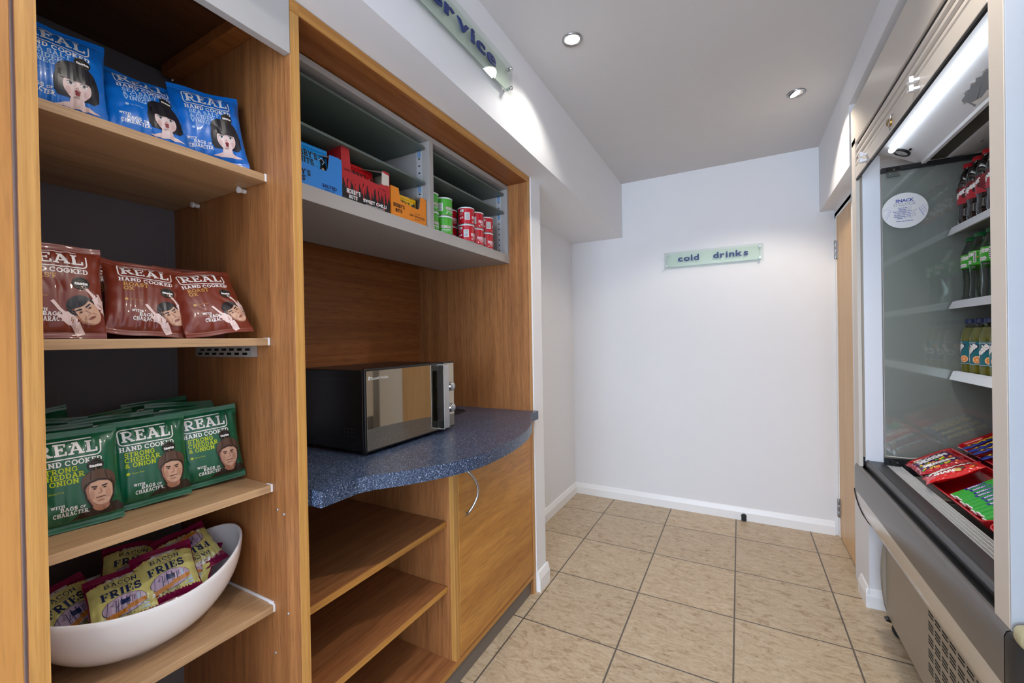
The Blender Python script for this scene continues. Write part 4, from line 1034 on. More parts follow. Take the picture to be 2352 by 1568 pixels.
def art_green(p, fm):
    art_common(p, fm, ['STRONG', 'CHEDDAR', '& ONION'], YELG)
    k_ = fm.h/.19; X, Y = .040*k_, .066*k_
    def e(x, y, rx, ry, m, l=1, **q): p.ell(X+x*k_, Y+y*k_, rx*k_, ry*k_, m, l, **q)
    p.polys([[(X-.045*k_, .0165*k_), (X+.04*k_, .0165*k_), (X+.026*k_, .037*k_), (X-.022*k_, .034*k_)]], CAPD, 0)
    e(0, -.026, .014, .016, SKIN2, 1); e(.0, .0, .0225, .031, SKIN2, 1); e(.002, -.002, .019, .028, SKIN, 2)
    e(0, .019, .0265, .022, CAPB, 3, a0=0, a1=180); p.polys([[(X-.0265*k_, Y+.006*k_), (X-.02*k_, Y+.006*k_), (X-.02*k_, Y+.02*k_), (X-.0265*k_, Y+.02*k_)], [(X+.02*k_, Y+.006*k_), (X+.0265*k_, Y+.006*k_), (X+.0265*k_, Y+.02*k_), (X+.02*k_, Y+.02*k_)]], CAPB, 3)
    p.line([(X+q*k_, Y+z*k_) for q, z in ((-.0235, .008), (-.015, .0175), (0, .021), (.015, .0175), (.0235, .008))], .0035*k_, CAPD, 4)
    for q in (-.013, .013): p.line([(X+q*k_, Y+.022*k_), (X+q*.8*k_, Y+.038*k_)], .0012*k_, CAPD, 4)
    for sx in (-1, 1): p.line([(X+sx*.023*k_, Y+.006*k_), (X+sx*.021*k_, Y-.012*k_), (X+sx*.013*k_, Y-.031*k_)], .003*k_, CAPD, 4)
    for sx in (-1, 1):
        p.line([(X+sx*.0035*k_, Y+.007*k_), (X+sx*.0125*k_, Y+.0085*k_)], .0026*k_, CAPD, 4); e(sx*.008, .0035, .0042, .0016, SKIN2, 3); e(sx*.008, .0035, .0016, .0014, PBLACK, 4, n=10)
        e(sx*.0125, -.008, .004, .009, SKIN3, 3)
    p.line([(X+.001*k_, Y+.004*k_), (X+.003*k_, Y-.005*k_), (X-.003*k_, Y-.007*k_)], .0016*k_, SKIN2, 4); p.line([(X-.007*k_, Y-.0145*k_), (X+.008*k_, Y-.0135*k_)], .0018*k_, plain('print_mouth', (112, 66, 54)) if 'print_mouth' not in bpy.data.materials else bpy.data.materials['print_mouth'], 4)
    e(0, -.0205, .006, .0015, SKIN2, 3)
    badge(p, .037*k_, .116*k_, .0132*k_)
def art_blue(p, fm):
    art_common(p, fm, ['SEA SALT', '& CIDER', 'VINEGAR'], PALEB, tx=-.052, tw=.050)
    k_ = fm.h/.19; X, Y = .026*k_, .064*k_
    def e(x, y, rx, ry, m, l=1, **q): p.ell(X+x*k_, Y+y*k_, rx*k_, ry*k_, m, l, **q)
    def pg(pts, m, l): p.polys([[(X+x*k_, Y+y*k_) for x, y in pts]], m, l)
    pg([(-.031, -.022), (-.026, -.030), (.026, -.030), (.033, -.022), (.034, 0), (.030, .022), (-.028, .022), (-.032, 0)], HAIR, 1); e(0, .020, .0295, .026, HAIR, 1)
    pg([(-.008, -.025), (.010, -.025), (.012, -.037), (.034, -.046), (-.030, -.046), (-.010, -.037)], SKINP, 2)
    e(.001, -.006, .0205, .025, SKINP, 2)
    pg([(-.0225, .004), (-.021, .022), (.022, .022), (.0235, .004), (.012, .0045), (0, .0038), (-.012, .0045)], HAIR, 3)
    for sx in (-1, 1):
        e(.001+sx*.0095, -.002, .0055, .0033, WHITE, 3); e(.001+sx*.0095, -.002, .0024, .0028, plain('print_iris', (54, 70, 84)) if 'print_iris' not in bpy.data.materials else bpy.data.materials['print_iris'], 4, n=12); e(.001+sx*.0095, -.002, .0011, .0013, PBLACK, 5, n=8)
        p.line([(X+(.001+sx*.0038)*k_, Y+.0008*k_), (X+(.001+sx*.0095)*k_, Y+.0022*k_), (X+(.001+sx*.0155)*k_, Y-.0005*k_)], .0013*k_, HAIR, 5)
        e(.001+sx*.013, -.017, .004, .007, plain('print_cheek', (218, 186, 182)) if 'print_cheek' not in bpy.data.materials else bpy.data.materials['print_cheek'], 3)
    p.line([(X+.0005*k_, Y-.008*k_), (X+.003*k_, Y-.0105*k_), (X-.002*k_, Y-.011*k_)], .0011*k_, SKIN2, 4)
    e(.001, -.0165, .0042, .0028, LIPS, 4); e(.001, -.0215, .0034, .0030, LIPS, 4); e(.001, -.0192, .0012, .0012, PBLACK, 5, n=8)
    badge(p, .036*k_, .114*k_, .0125*k_)
def art_brown(p, fm):
    art_common(p, fm, ['ROAST', 'OX'], GOLD)
    k_ = fm.h/.19; X, Y = .042*k_, .047*k_; a_ = radians(36)
    def T_(x, y): return (X+(x*cos(a_)-y*sin(a_))*k_, Y+(x*sin(a_)+y*cos(a_))*k_)
    def e(x, y, rx, ry, m, l=1, rot=0, **q):
        cx_, cy_ = T_(x, y); p.ell(cx_, cy_, rx*k_, ry*k_, m, l, rot=rot+36, **q)
    def ln(pts, t, m, l): p.line([T_(x, y) for x, y in pts], t*k_, m, l)
    for sx in (-1, 1):                                     # hands held up as horns
        e(sx*.0275, .004, .010, .013, SKINP, 1); ln([(sx*.027, .010), (sx*.0285, .026), (sx*.0275, .044)], .0052, SKINP, 1); ln([(sx*.0335, .006), (sx*.037, .020)], .005, SKINP, 1)
        ln([(sx*.026, -.008), (sx*.030, -.030)], .013, SKINP, 1); ln([(sx*.0235, .004), (sx*.028, -.002)], .0012, SKIN2, 2); ln([(sx*.0245, -.001), (sx*.029, -.006)], .0012, SKIN2, 2)
    e(0, .014, .0215, .020, HAIR, 2); e(0, 0, .0195, .0265, SKIN2, 2); e(.0015, -.001, .0172, .0245, SKIN, 3)
    e(0, .021, .017, .009, HAIR, 4)
    for sx in (-1, 1):
        ln([(sx*.0035, .0075), (sx*.013, .0095)], .0026, HAIR, 5); e(sx*.008, .0035, .0042, .0018, SKIN2, 4); e(sx*.008, .0035, .0016, .0015, PBLACK, 5, n=8); ln([(sx*.006, -.006), (sx*.011, -.012)], .0012, SKIN2, 4)
    ln([(0, .004), (.003, -.006), (-.003, -.007)], .0016, SKIN2, 5); e(0, -.0135, .0068, .0022, plain('print_mouth2', (140, 84, 74)) if 'print_mouth2' not in bpy.data.materials else bpy.data.materials['print_mouth2'], 5)
    badge(p, .036*k_, .104*k_, .0132*k_)

def lean_place(o, y, x, z, yaw, lean, roll):
    o.location = (x, y, z); o.rotation_mode = 'XYZ'
    o.matrix_basis = Matrix.Translation((x, y, z)) @ Matrix.Rotation(radians(90+yaw), 4, 'Z') @ Matrix.Rotation(radians(-lean), 4, 'X') @ Matrix.Rotation(radians(roll), 4, 'Y')
    m = o.matrix_basis.copy(); co = [m @ v.co for q in [o]+list(o.children) for v in q.data.vertices]
    lo = min(v.z for v in co); base = min((s_ for s_ in shz), key=lambda s_: abs(s_-z))
    dz_ = base+.0006-lo if lo < base+.0006 else 0
    hi = max(v.y for v in co); left = min(v.y for v in co); dy_ = min(0, UB-.0012-hi) or max(0, UA+.0012-left)
    o.matrix_basis = Matrix.Translation((0, dy_, dz_)) @ m

# blue packets on the top shelf
Z1 = shz[0]; Z2 = shz[1]; Z3 = shz[2]; Z4 = shz[3]
bl_spec = [(.296, -1.094, -6, 15, 1, 11), (.432, -1.088, -6, 27, -1, 12), (.560, -1.098, -16, 12, -6, 13)]
bl_lab = ['blue crisp packet, leftmost of the three on the top shelf', 'blue crisp packet, middle one of the three on the top shelf', 'blue crisp packet, rightmost on the top shelf, beside the oak divider']
for (y, x, yaw, le, ro, sd), lb in zip(bl_spec, bl_lab):
    w_ = .130 if sd == 11 else .142; o = film_bag('crisp_packet', Film(w_, .186, .024, sd), BLUEF, art_blue, xo=(.142-w_)/2); lean_place(o, y, x, Z1+.002, yaw, le, ro); tag(o, lb, 'crisp packet', 'blue crisp packets on the top shelf')
# brown packets
br_spec = [(.290, -1.085, -3, 17, 1, 21, 1), (.420, -1.100, -6, 30, 6, 22, 1), (.548, -1.062, -12, 34, -9, 23, 1),
           (.285, -1.180, 0, 15, 0, 24, 0), (.42, -1.215, -3, 18, 2, 25, 0), (.55, -1.195, -4, 20, 2, 26, 0)]
br_lab = ['brown crisp packet, leftmost of the front row on the eye level shelf', 'brown crisp packet, middle of the front row on the eye level shelf', 'brown crisp packet tilted left, beside the oak divider in the front row',
          'brown crisp packet peeking over the leftmost brown packet', 'brown crisp packet standing behind the middle brown packet', 'brown crisp packet standing behind the tilted brown packet']
proto = None
for (y, x, yaw, le, ro, sd, fr_), lb in zip(br_spec, br_lab):
    if fr_: w_ = .119 if sd == 21 else .140; o = film_bag('crisp_packet', Film(w_, .186, .023, sd), BROWNF, art_brown, xo=(.140-w_)/2); proto = o
    else: o = dup(proto)
    lean_place(o, y, x, Z2+.002, yaw, le, ro); tag(o, lb, 'crisp packet', 'brown crisp packets on the eye level shelf')
# green packets
gr_spec = [(.310, -1.135, -10, 9, -1, 31, 1), (.440, -1.150, -12, 9, -2, 32, 1), (.566, -1.160, -14, 7, -4, 33, 1),
           (.30, -1.222, -4, 9, 0, 34, 0), (.42, -1.232, -5, 9, -2, 35, 0), (.555, -1.232, -3, 7, -3, 36, 0),
           (.285, -1.30, -2, 8, 5, 37, 0), (.425, -1.312, 6, 6, -6, 38, 0), (.560, -1.305, -8, 5, 3, 39, 0),
           (.295, -1.385, 0, 4, -6, 40, 0), (.56, -1.388, 0, 4, -3, 41, 0)]
gr_lab = ['green crisp packet, leftmost of the front row, half hidden by the oak post', 'green crisp packet, middle of the front row above the bowl', 'green crisp packet, rightmost of the front row beside the oak divider',
          'green crisp packet directly behind the leftmost front one', 'green crisp packet directly behind the middle front one', 'green crisp packet directly behind the rightmost front one',
          'green crisp packet in the third row behind the oak post', 'green crisp packet in the middle of the third row', 'green crisp packet in the third row near the oak divider',
          'green crisp packet at the back of the shelf behind the oak post', 'green crisp packet at the back of the shelf near the oak divider']
for (y, x, yaw, le, ro, sd, fr_), lb in zip(gr_spec, gr_lab):
    if fr_: o = film_bag('crisp_packet', Film(.146, .188, .025, sd), GREENF, art_green); proto = o
    else: o = dup(proto)
    lean_place(o, y, x, Z3+.002+{31: 0, 32: 0, 33: 0, 34: .004, 35: .009, 36: .003, 37: .012, 38: .004, 39: .012, 40: .022, 41: .016}[sd], yaw, le, ro); tag(o, lb, 'crisp packet', 'green crisp packets above the bowl')

# ------------------------------------------------------------------ bowl with snack packets
BX, BY, BYAW = -1.180, .4385, .035
BA, BBx = .1955, .1395            # half length (along Y), half width (along X)
def rim_z(t): return .1246+.0522*max(0, sin(t))**2+.027*max(0, -sin(t))**2
def bxy(a_, b_, t, z):
    lx, l_y = b_*cos(t), a_*sin(t)
    return (BX+lx*cos(BYAW)-l_y*sin(BYAW), BY+lx*sin(BYAW)+l_y*cos(BYAW), Z4+z)
def bowl_pt(t, q, inset=0.):
    """t: angle round the bowl, q: 0 at the foot .. 1 at the rim"""
    fa, fb = .080, .057
    e_ = sin(q*PI/2)**.80
    z = .006+(rim_z(t)-.006)*q**1.25+(inset*.9*(1-q))
    return bxy(fa+(BA-inset-fa)*e_, fb+(BBx-inset-fb)*e_, t, z)
BOWL = plain('white_glazed_china', (236, 236, 238), rough=.14, coat=.5, var=.01)
bm = MB(); NT = 72; NQ = 16
rows = [[bowl_pt(2*PI*i/NT, j/NQ) for i in range(NT)] for j in range(NQ+1)]
th_ = .006
def rimr(i, d, dz): t = 2*PI*i/NT; return bxy(BA-d, BBx-d, t, rim_z(t)+dz)
rows.append([rimr(i, th_*.3, .0022) for i in range(NT)]); rows.append([rimr(i, th_*.75, .0018) for i in range(NT)])
rows += [[bowl_pt(2*PI*i/NT, j/NQ, th_) for i in range(NT)] for j in range(NQ, -1, -1)]
vs = [p for r_ in rows for p in r_]
bm.raw(vs, [(j*NT+i, j*NT+(i+1) % NT, (j+1)*NT+(i+1) % NT, (j+1)*NT+i) for j in range(len(rows)-1) for i in range(NT)], BOWL, True)
bm.raw(rows[-1], [tuple(range(NT))], BOWL)
bw = bm.build('snack_bowl', None, (BX, BY, Z4)); tag(bw, 'large white oval china bowl with one end swept up, holding snack packets', 'bowl')
ft = MB(); fo = [[bxy(.080+d, .057+d, 2*PI*i/NT, z) for i in range(NT)] for d, z in ((.0015, .0085), (-.001, .004), (-.002, .0004))]
ft.raw([p for r_ in fo for p in r_], [(j*NT+(i+1) % NT, j*NT+i, (j+1)*NT+i, (j+1)*NT+(i+1) % NT) for j in range(2) for i in range(NT)], BOWL, True); ft.raw(fo[-1], [tuple(range(NT))[::-1]], BOWL)
ft.build('foot_ring', bw)
MAROON = film_mat('maroon_film', (122, 8, 62), .25); YELF = film_mat('pale_yellow_film', (214, 208, 128), .3); LILAC = plain('print_lilac', (190, 168, 196), rough=.35); INK = plain('print_ink_blue', (26, 44, 92), rough=.35); CRISP = plain('print_crisp_orange', (214, 142, 44), rough=.35); CRISP2 = plain('print_crisp_brown', (172, 100, 28), rough=.35)
def art_bacon(p, fm):
    w, h = fm.w, fm.h
    body_ = []
    for i in range(41): body_.append(((i/40-.5)*w*.965, .0225+.0022*(i % 2)))
    top = []
    for i in range(41): top.append(((i/40-.5)*w*.965, h-.026+.0022*(i % 2)+.011*cos((i/40-.5)*PI)))
    p.polys([[(-.026, h-.0225), (.02, h-.0195), (.026, h-.012), (-.02, h-.0145)]], WHITE, 1)
    p.text('SNACKS', -.004, h-.0195, .0042, MAROON, 2, 'sans', align='c', rot=4)
    p.text('BACON', 0, .0955, .0098, INK, 1, align='c', width=.054, T=.15, S=.07); p.text('FLAVOUR', 0, .0905, .0034, INK, 1, 'sans', align='c', width=.024)
    p.text('FRIES', -.001, .0715, .0165, INK, 1, align='c', width=.068, T=.24, S=.07, rot=3)
    p.ell(.001, .050, .0375, .0205, INK, 1, rot=4); p.ell(.001, .050, .0365, .0195, LILAC, 2, rot=4)
    for i in range(9): p.line([(-.022+i*.0045, .053+.010*sin(i*1.9)), (-.017+i*.0045, .060+.006*sin(i*2.7)), (-.019+i*.0045, .046+.006*cos(i*3.1))], .0012, INK, 3)
    for i in range(4): p.line([(-.03+i*.018, .036+i*.002), (-.026+i*.018, .064-i*.001)], .0007, INK, 3)
    p.rect(-.006, .010, .050, .060, INK, 3); p.rect(.022, .026, .042, .062, PALEB, 3)
    for q in range(2):
        x_, y_ = (-.030, .031) if q == 0 else (.004, .040)
        p.polys([[(x_, y_-.004), (x_+.034, y_+.002), (x_+.032, y_+.011), (x_-.001, y_+.005)]], CRISP, 4)
        for j in range(3): p.line([(x_+.001, y_-.001+j*.0024), (x_+.032, y_+.0045+j*.0024)], .0008, CRISP2, 5)
    for j in range(3): p.rect(.030, .040, .040-j*.0065, .0435-j*.0065, PALEB, 2); p.ell(.026, .0415-j*.0065, .0016, .0016, PALEB, 2, n=8)
    p.text('BACON FLAVOUR', -.002, .0262, .0030, INK, 1, 'sans', align='c'); p.text('CEREAL SNACK', -.002, .0226+.0002, .0026, INK, 1, 'sans', align='c')
    p.rect(-.036, -.022, .0245, .034, WHITE, 3); p.ell(-.027, .0262, .0045, .0017, LIPS, 4, n=12)
bc_spec = [  # centre, yaw, lean back, roll
    ((-1.160, .390, .760), -14, 47, -4, 'bacon snack packet in the middle front of the bowl'),
    ((-1.155, .468, .776), -16, 42, -6, 'bacon snack packet at the right front of the bowl'),
    ((-1.225, .325, .752), 4, 42, -14, 'bacon snack packet at the left of the bowl, beside the oak post'),
    ((-1.262, .442, .776), -12, 50, 10, 'bacon snack packet tucked behind the middle front one'),
    ((-1.205, .535, .790), -8, 56, 170, 'bacon snack packet lying upside down at the raised end of the bowl'),
    ((-1.190, .522, .758), -30, 58, 14, 'bacon snack packet wedged against the raised end under the others'),
    ((-1.19, .40, .718), 0, 78, 60, 'bacon snack packet at the bottom of the pile in the bowl')]
protos = []
for i, (c_, yaw, le, ro, lb) in enumerate(bc_spec):
    if i < 5:
        o = film_bag('snack_packet', Film(.112, .132, .017, 50+i, .012, 1.35), MAROON, art_bacon, nu=40, nv=60, band=(lambda x, z: .0225+.0012*(int(x*400) % 2) < z < .132-.026+.011*cos(x/.112*PI) and abs(x) < .0545, YELF)); protos.append(o)
    else: o = dup(protos[i-4])
    o.matrix_basis = Matrix.Translation(c_) @ Matrix.Rotation(radians(90+yaw), 4, 'Z') @ Matrix.Rotation(radians(-le), 4, 'X') @ Matrix.Rotation(radians(ro), 4, 'Y') @ Matrix.Translation((0, 0, -.066))
    tag(o, lb, 'snack packet', 'bacon snack packets in the bowl')

# ------------------------------------------------------------------ nut boxes on the grey cabinet
GZ = lz(1.752)+.0008
CARD = plain('brown_cardboard', (142, 124, 106), rough=.8, var=.05)
def card_box(name, y0, y1, x1, hl, hr, win, depth, mat, art, yaw, label, zlow=None):
    """front faces +X; local u runs along +Y from the left corner; win=(u0,u1,bottom)"""
    w = y1-y0; t = .0012; o = empty(name, (x1, y0, GZ)); u0, u1, vb = win
    def pt(u, v, d): return (-d, u, v)
    m = MB()
    r = .012
    fl = [(0, 0), (w, 0), (w, hr-r), (w-r*.3, hr-r*.3), (w-r, hr), (u1+.004, hr-.002), (u1-.002, vb+.012), (u1-.006, vb+.003), (u1-.014, vb), (u0+.002, vb+(.006)), (u0-.002, vb+.02), (u0-.006, hl-.01), (u0-.008, hl), (0, hl)]
    def tri(poly, mt, d, rev=False):
        import mathutils
        fs = mathutils.geometry.tessellate_polygon([[Vector((a_, b_, 0)) for a_, b_ in poly]])
        vs = [pt(a_, b_, d) for a_, b_ in poly]
        for q in fs:
            a2 = [poly[i] for i in q]; ar_ = (a2[1][0]-a2[0][0])*(a2[2][1]-a2[0][1])-(a2[2][0]-a2[0][0])*(a2[1][1]-a2[0][1])
            q = tuple(q) if ar_ > 0 else tuple(q)[::-1]
            m.face([vs[i] for i in (q[::-1] if rev else q)], mt)
    tri(fl, mat, 0); tri(fl, CARD, t, True)
    n = len(fl)
    for i in range(n): m.face([pt(*fl[i], 0), pt(*fl[i], t), pt(*fl[(i+1) % n], t), pt(*fl[(i+1) % n], 0)], CARD)
    hs = (hl, hr)
    for uu, hh, s_ in ((0, hl, -1), (w, hr, 1)):
        for off, mt in ((0, mat), (-s_*t, CARD)):
            q = [pt(uu+off, 0, 0), pt(uu+off, 0, depth), pt(uu+off, hh, depth), pt(uu+off, hh, 0)]
            m.face(q if (s_ < 0) == (off != 0) else q[::-1], mt)
    m.face([pt(0, 0, depth), pt(w, 0, depth), pt(w, max(hs), depth), pt(0, max(hs), depth)], CARD)
    m.face([pt(0, .001, 0), pt(0, .001, depth), pt(w, .001, depth), pt(w, .001, 0)], CARD)
    art(Print(m, lambda x, y, l: (l+.0002, x, y), 1), w)
    m.build('carton', o, (0, 0, 0))
    fp = MB(); fp.face([pt(u0+.03, hr-.012, .05), pt(w, hr-.004, .0), pt(w, hr+.012, .03), pt(u0+.06, hr+.014, depth*.9)], CARD); fp.face([pt(u0+.03, hr-.0125, .05), pt(u0+.06, hr+.0135, depth*.9), pt(w, hr+.0115, .03), pt(w, hr-.0045, .0)], CARD)
    fp.build('lid_flap', o, (0, 0, 0))
    o.rotation_euler = (0, 0, radians(yaw)); tag(o, label, 'box', 'cardboard boxes of nut packets')
    return o
BOXB = plain('blue_card', (44, 128, 210), rough=.5); BOXR = plain('red_card', (178, 34, 40), rough=.5); BOXO = plain('orange_card', (226, 132, 24), rough=.5)
PKB = film_mat('sky_blue_nut_film', (10, 136, 214), .25); PKR = film_mat('scarlet_nut_film', (206, 18, 26), .25); PKY = film_mat('yellow_nut_film', (246, 190, 20), .25); NUTP = plain('print_peanut', (188, 170, 138), rough=.4); WTORN = plain('torn_card_face', (206, 198, 186), rough=.8)
def a_blue(p, w):
    p.text("NOBBY'S", -.012, .031, .0145, PBLACK, 1, width=.084, T=.24); p.text("NUTS'", .008, .0135, .0145, PBLACK, 1, width=.050, T=.24)
    p.text('SALTED', w-.070, .0145, .0095, INK, 1, 'sans', bold=.03, width=.050); p.text('PEANUTS', w-.062, .0065, .0045, INK, 1, 'sans', width=.034)
def a_red(p, w):
    p.polys([[(0, 0), (w, 0), (w, .030), (0, .042)]], PBLACK, 0)
    r_ = random.Random(3)
    for i in range(13):
        x = .006+i*(w-.012)/12; h0 = .040-.010*i/12; hh = .032+.010*r_.random()
        p.polys([[(x-.0075, h0-.004), (x+.0075, h0-.004), (x+.006, h0+hh*.35), (x+.001+.003*r_.uniform(-1, 1), h0+hh*.7), (x+.004, h0+hh), (x-.003, h0+hh*.72), (x-.002, h0+hh*.4)]], PBLACK, 1)
    for i in range(6):
        x = .024+i*(w-.05)/5; h0 = .040-.010*i/5; p.polys([[(x-.0035, h0+.012), (x, h0-.012-.006*(i % 2)), (x+.0035, h0+.010), (x+.002, h0+.034), (x-.0015, h0+.026)]], BOXR, 2); p.ell(x, h0-.012-.006*(i % 2), .0035, .005, BOXR, 2, n=12)
    p.text("NOBBY'S", .016, .0265, .0135, WHITE, 3, width=.052, T=.24); p.text("NUTS'", .024, .011, .012, WHITE, 3, width=.034, T=.24)
    p.text('SWEET CHILLI', .079, .0145, .0105, WHITE, 3, 'sans', bold=.03, width=.096); p.text('FLAVOUR COATED PEANUTS', .088, .0055, .0045, WHITE, 3, 'sans', width=.078)
    p.text('20030', .008, .094, .007, PBLACK, 1, 'sans'); p.text('20 x 40g e', w-.048, .074, .0055, PBLACK, 1, 'sans', rot=-2)
    p.polys([[(w-.036, .096), (w-.028, .093), (w-.012, .097), (w-.004, .094), (w-.003, .132), (w-.034, .136)]], WTORN, 1)
def a_or(p, w):
    p.text("NOBBY'S", .010, .036, .013, PBLACK, 1, width=.056, T=.24); p.text("NUTS'", .020, .019, .012, PBLACK, 1, width=.036, T=.24)
    p.text('CLASSIC', w-.066, .0345, .004, PBLACK, 1, 'sans', width=.030); p.text('DRY ROASTED', w-.094, .0215, .0085, PBLACK, 1, 'sans', bold=.01, width=.084); p.text('PEANUTS', w-.068, .0125, .0045, PBLACK, 1, 'sans', width=.034)
yb = [ly(.735), ly(.921), ly(.928), ly(1.127), ly(1.133), ly(1.326)]
GF = GX-.010
card_box('snack_box', yb[0], yb[1], GF-.004, .125, .117, (-.02, yb[1]-yb[0]-.048, .062), .12, BOXB, a_blue, 0, 'blue cardboard box of salted nut packets, left of the red box')
card_box('snack_box', yb[2], yb[3], GF-.014, .166, .143, (.036, yb[3]-yb[2]-.034, .088), .12, BOXR, a_red, -3, 'red cardboard box of chilli nut packets with a flame print')
card_box('snack_box', yb[4], yb[5], GF-.004, .105, .107, (.046, yb[5]-yb[4]-.036, .055), .12, BOXO, a_or, 0, 'orange cardboard box of dry roasted nut packets, right of the red box')
def art_nut(title1, title2, mat, hair):
    def fn(p, fm):
        w, h = fm.w, fm.h
        p.text(title1, -.058, h-.044, .021, PBLACK, 0, width=.090, T=.25); p.text(title2, -.040, h-.068, .021, PBLACK, 0, width=.058, T=.25)
        pts = [(.030, .004), (.034, h*.34), (.026, h*.40), (.038, h*.46), (.044, h*.60), (.038, h*.74), (.050, h*.70), (.058, h*.84), (.062, h*.6), (.064, .004)]
        fan(p, pts, PBLACK, 1); p.ell(.050, h*.42, .006, .010, NUTP, 2); p.ell(.054, h*.30, .004, .005, NUTP, 2)
        p.line([(.036, h*.66), (.046, h*.74), (.056, h*.66), (.048, h*.58)], .0022, hair, 2)
    return fn
for (mat, hair, yy, x, zz, h, lb) in ((PKB, PALEB, (yb[0]+yb[1])/2-.012, GF-.018, .014, .122, 'sky blue nut packet showing through the front of the blue box'),
                                (PKR, YELF, (yb[2]+yb[3])/2-.004, GF-.032, .020, .122, 'scarlet nut packet showing through the front of the red box'),
                                (PKY, NUTP, (yb[4]+yb[5])/2-.006, GF-.022, .006, .094, 'yellow nut packet showing through the front of the orange box')):
    o = film_bag('nut_packet', Film(.140, h, .007, 70+len(lb), .009, .3), mat, art_nut("NOBBY'S", 'NUTS', mat, hair), nu=30, nv=30)
    o.matrix_basis = Matrix.Translation((x, yy, GZ+zz)) @ Matrix.Rotation(radians(90), 4, 'Z') @ Matrix.Rotation(radians(-8), 4, 'X'); tag(o, lb, 'nut packet', 'nut packets in the boxes')

# ------------------------------------------------------------------ small crisp tubes
CANG = plain('green_tube_print', (70, 168, 44), rough=.25, coat=.3); CANR = plain('red_tube_print', (196, 16, 38), rough=.25, coat=.3); CANP = plain('print_pink', (240, 200, 208), rough=.4)
def tube_can(mat):
    o = empty('crisp_tube', (0, 0, 0)); R_ = .0368; H_ = .0765
    bd = MB().lathe([(R_, .003), (R_, H_-.004)], mat, (0, 0, 0), 48, close=False)
    pr_ = Print(bd, lambda x, y, l: (-(R_+l)*cos(x/R_)*-1, (R_+l)*sin(x/R_), y), .005, .0003)
    pr_.text('PRINGLES', .030, .026, .0125, LIPS if mat is CANG else WHITE, 1, width=.050, align='c', bold=0, T=.3, S=.16); pr_.text('PRINGLES', .030, .0268, .0105, WHITE if mat is CANG else CANP, 2, width=.047, align='c', T=.2)
    pr_.text('SOUR CREAM' if mat is CANG else 'ORIGINAL', .030, .0185, .0045, WHITE, 1, 'sans', align='c', bold=.02); pr_.text('& ONION' if mat is CANG else 'FLAVOUR', .030, .013, .0035, WHITE, 1, 'sans', align='c')
    pr_.rect(-.029, -.006, .020, .053, WHITE, 1)
    for j in range(13): pr_.rect(-.026, -.009, .0235+j*.0021, .0235+j*.0021+(.0006 if j % 3 else .0013), PBLACK, 2)
    pr_.rect(-.052, -.034, .055, .066, WHITE, 1)
    for j in range(4): pr_.rect(-.050, -.037-(j % 2)*.004, .057+j*.0021, .0578+j*.0021, PBLACK, 2)
    for j in range(3): pr_.rect(-.055, -.038, .050-j*.004, .0506-j*.004, WHITE, 1)
    pr_.ell(-.040, .030, .004, .005, CANP, 1); pr_.ell(-.049, .028, .004, .005, CANP, 1); pr_.rect(.008, .013, .010, .0155, WHITE, 1)
    bd.build('tube_body', o, (0, 0, 0))
    MB().lathe([(R_+.0006, H_-.005), (R_+.0012, H_-.003), (R_+.0006, H_), (R_-.002, H_), (R_-.0025, H_-.003), (0, H_-.003)], WHITEP, (0, 0, 0), 48, close=False).build('lid', o, (0, 0, 0))
    MB().lathe([(R_-.0015, 0), (R_+.0008, .0008), (R_+.0008, .003), (R_, .004)], STEEL, (0, 0, 0), 48).build('base_rim', o, (0, 0, 0))
    return o
cg, cr_ = tube_can(CANG), tube_can(CANR)
ug = ur = 0
CXc = GX-.042
tubes = [(cg, CXc-.012, 1.352, (-62, -40), 'green crisp tubes on the grey cabinet', ('green crisp tube, %s of the stack beside the cabinet divider',)),
         (cg, CXc-.004, 1.435, (-48, -82), 'green crisp tubes on the grey cabinet', ('green crisp tube, %s of the stack next to the red tubes',)),
         (cr_, CXc-.080, 1.575, (-60, -60), 'red crisp tubes on the grey cabinet', ('red crisp tube, %s of the stack hidden behind the front red stack',)),
         (cr_, CXc+.004, 1.590, (-20, -30), 'red crisp tubes on the grey cabinet', ('red crisp tube, %s of the largest looking front stack',)),
         (cr_, CXc+.002, 1.672, (-44, -56), 'red crisp tubes on the grey cabinet', ('red crisp tube, %s of the middle stack of the front three',)),
         (cr_, CXc-.002, 1.765, (-6, -50), 'red crisp tubes on the grey cabinet', ('red crisp tube, %s of the stack nearest the right end panel',))]
used = set()
for src, x, y, angs, grp, (lb,) in tubes:
    for lev, a_, wd_ in ((0, angs[1], 'lower'), (1, angs[0], 'upper')):
        o = src if id(src) not in used else dup(src); used.add(id(src))
        o.location = (x, y, GZ+lev*.0768); o.rotation_euler = (0, 0, radians(a_)); tag(o, lb % wd_, 'crisp tube', grp)

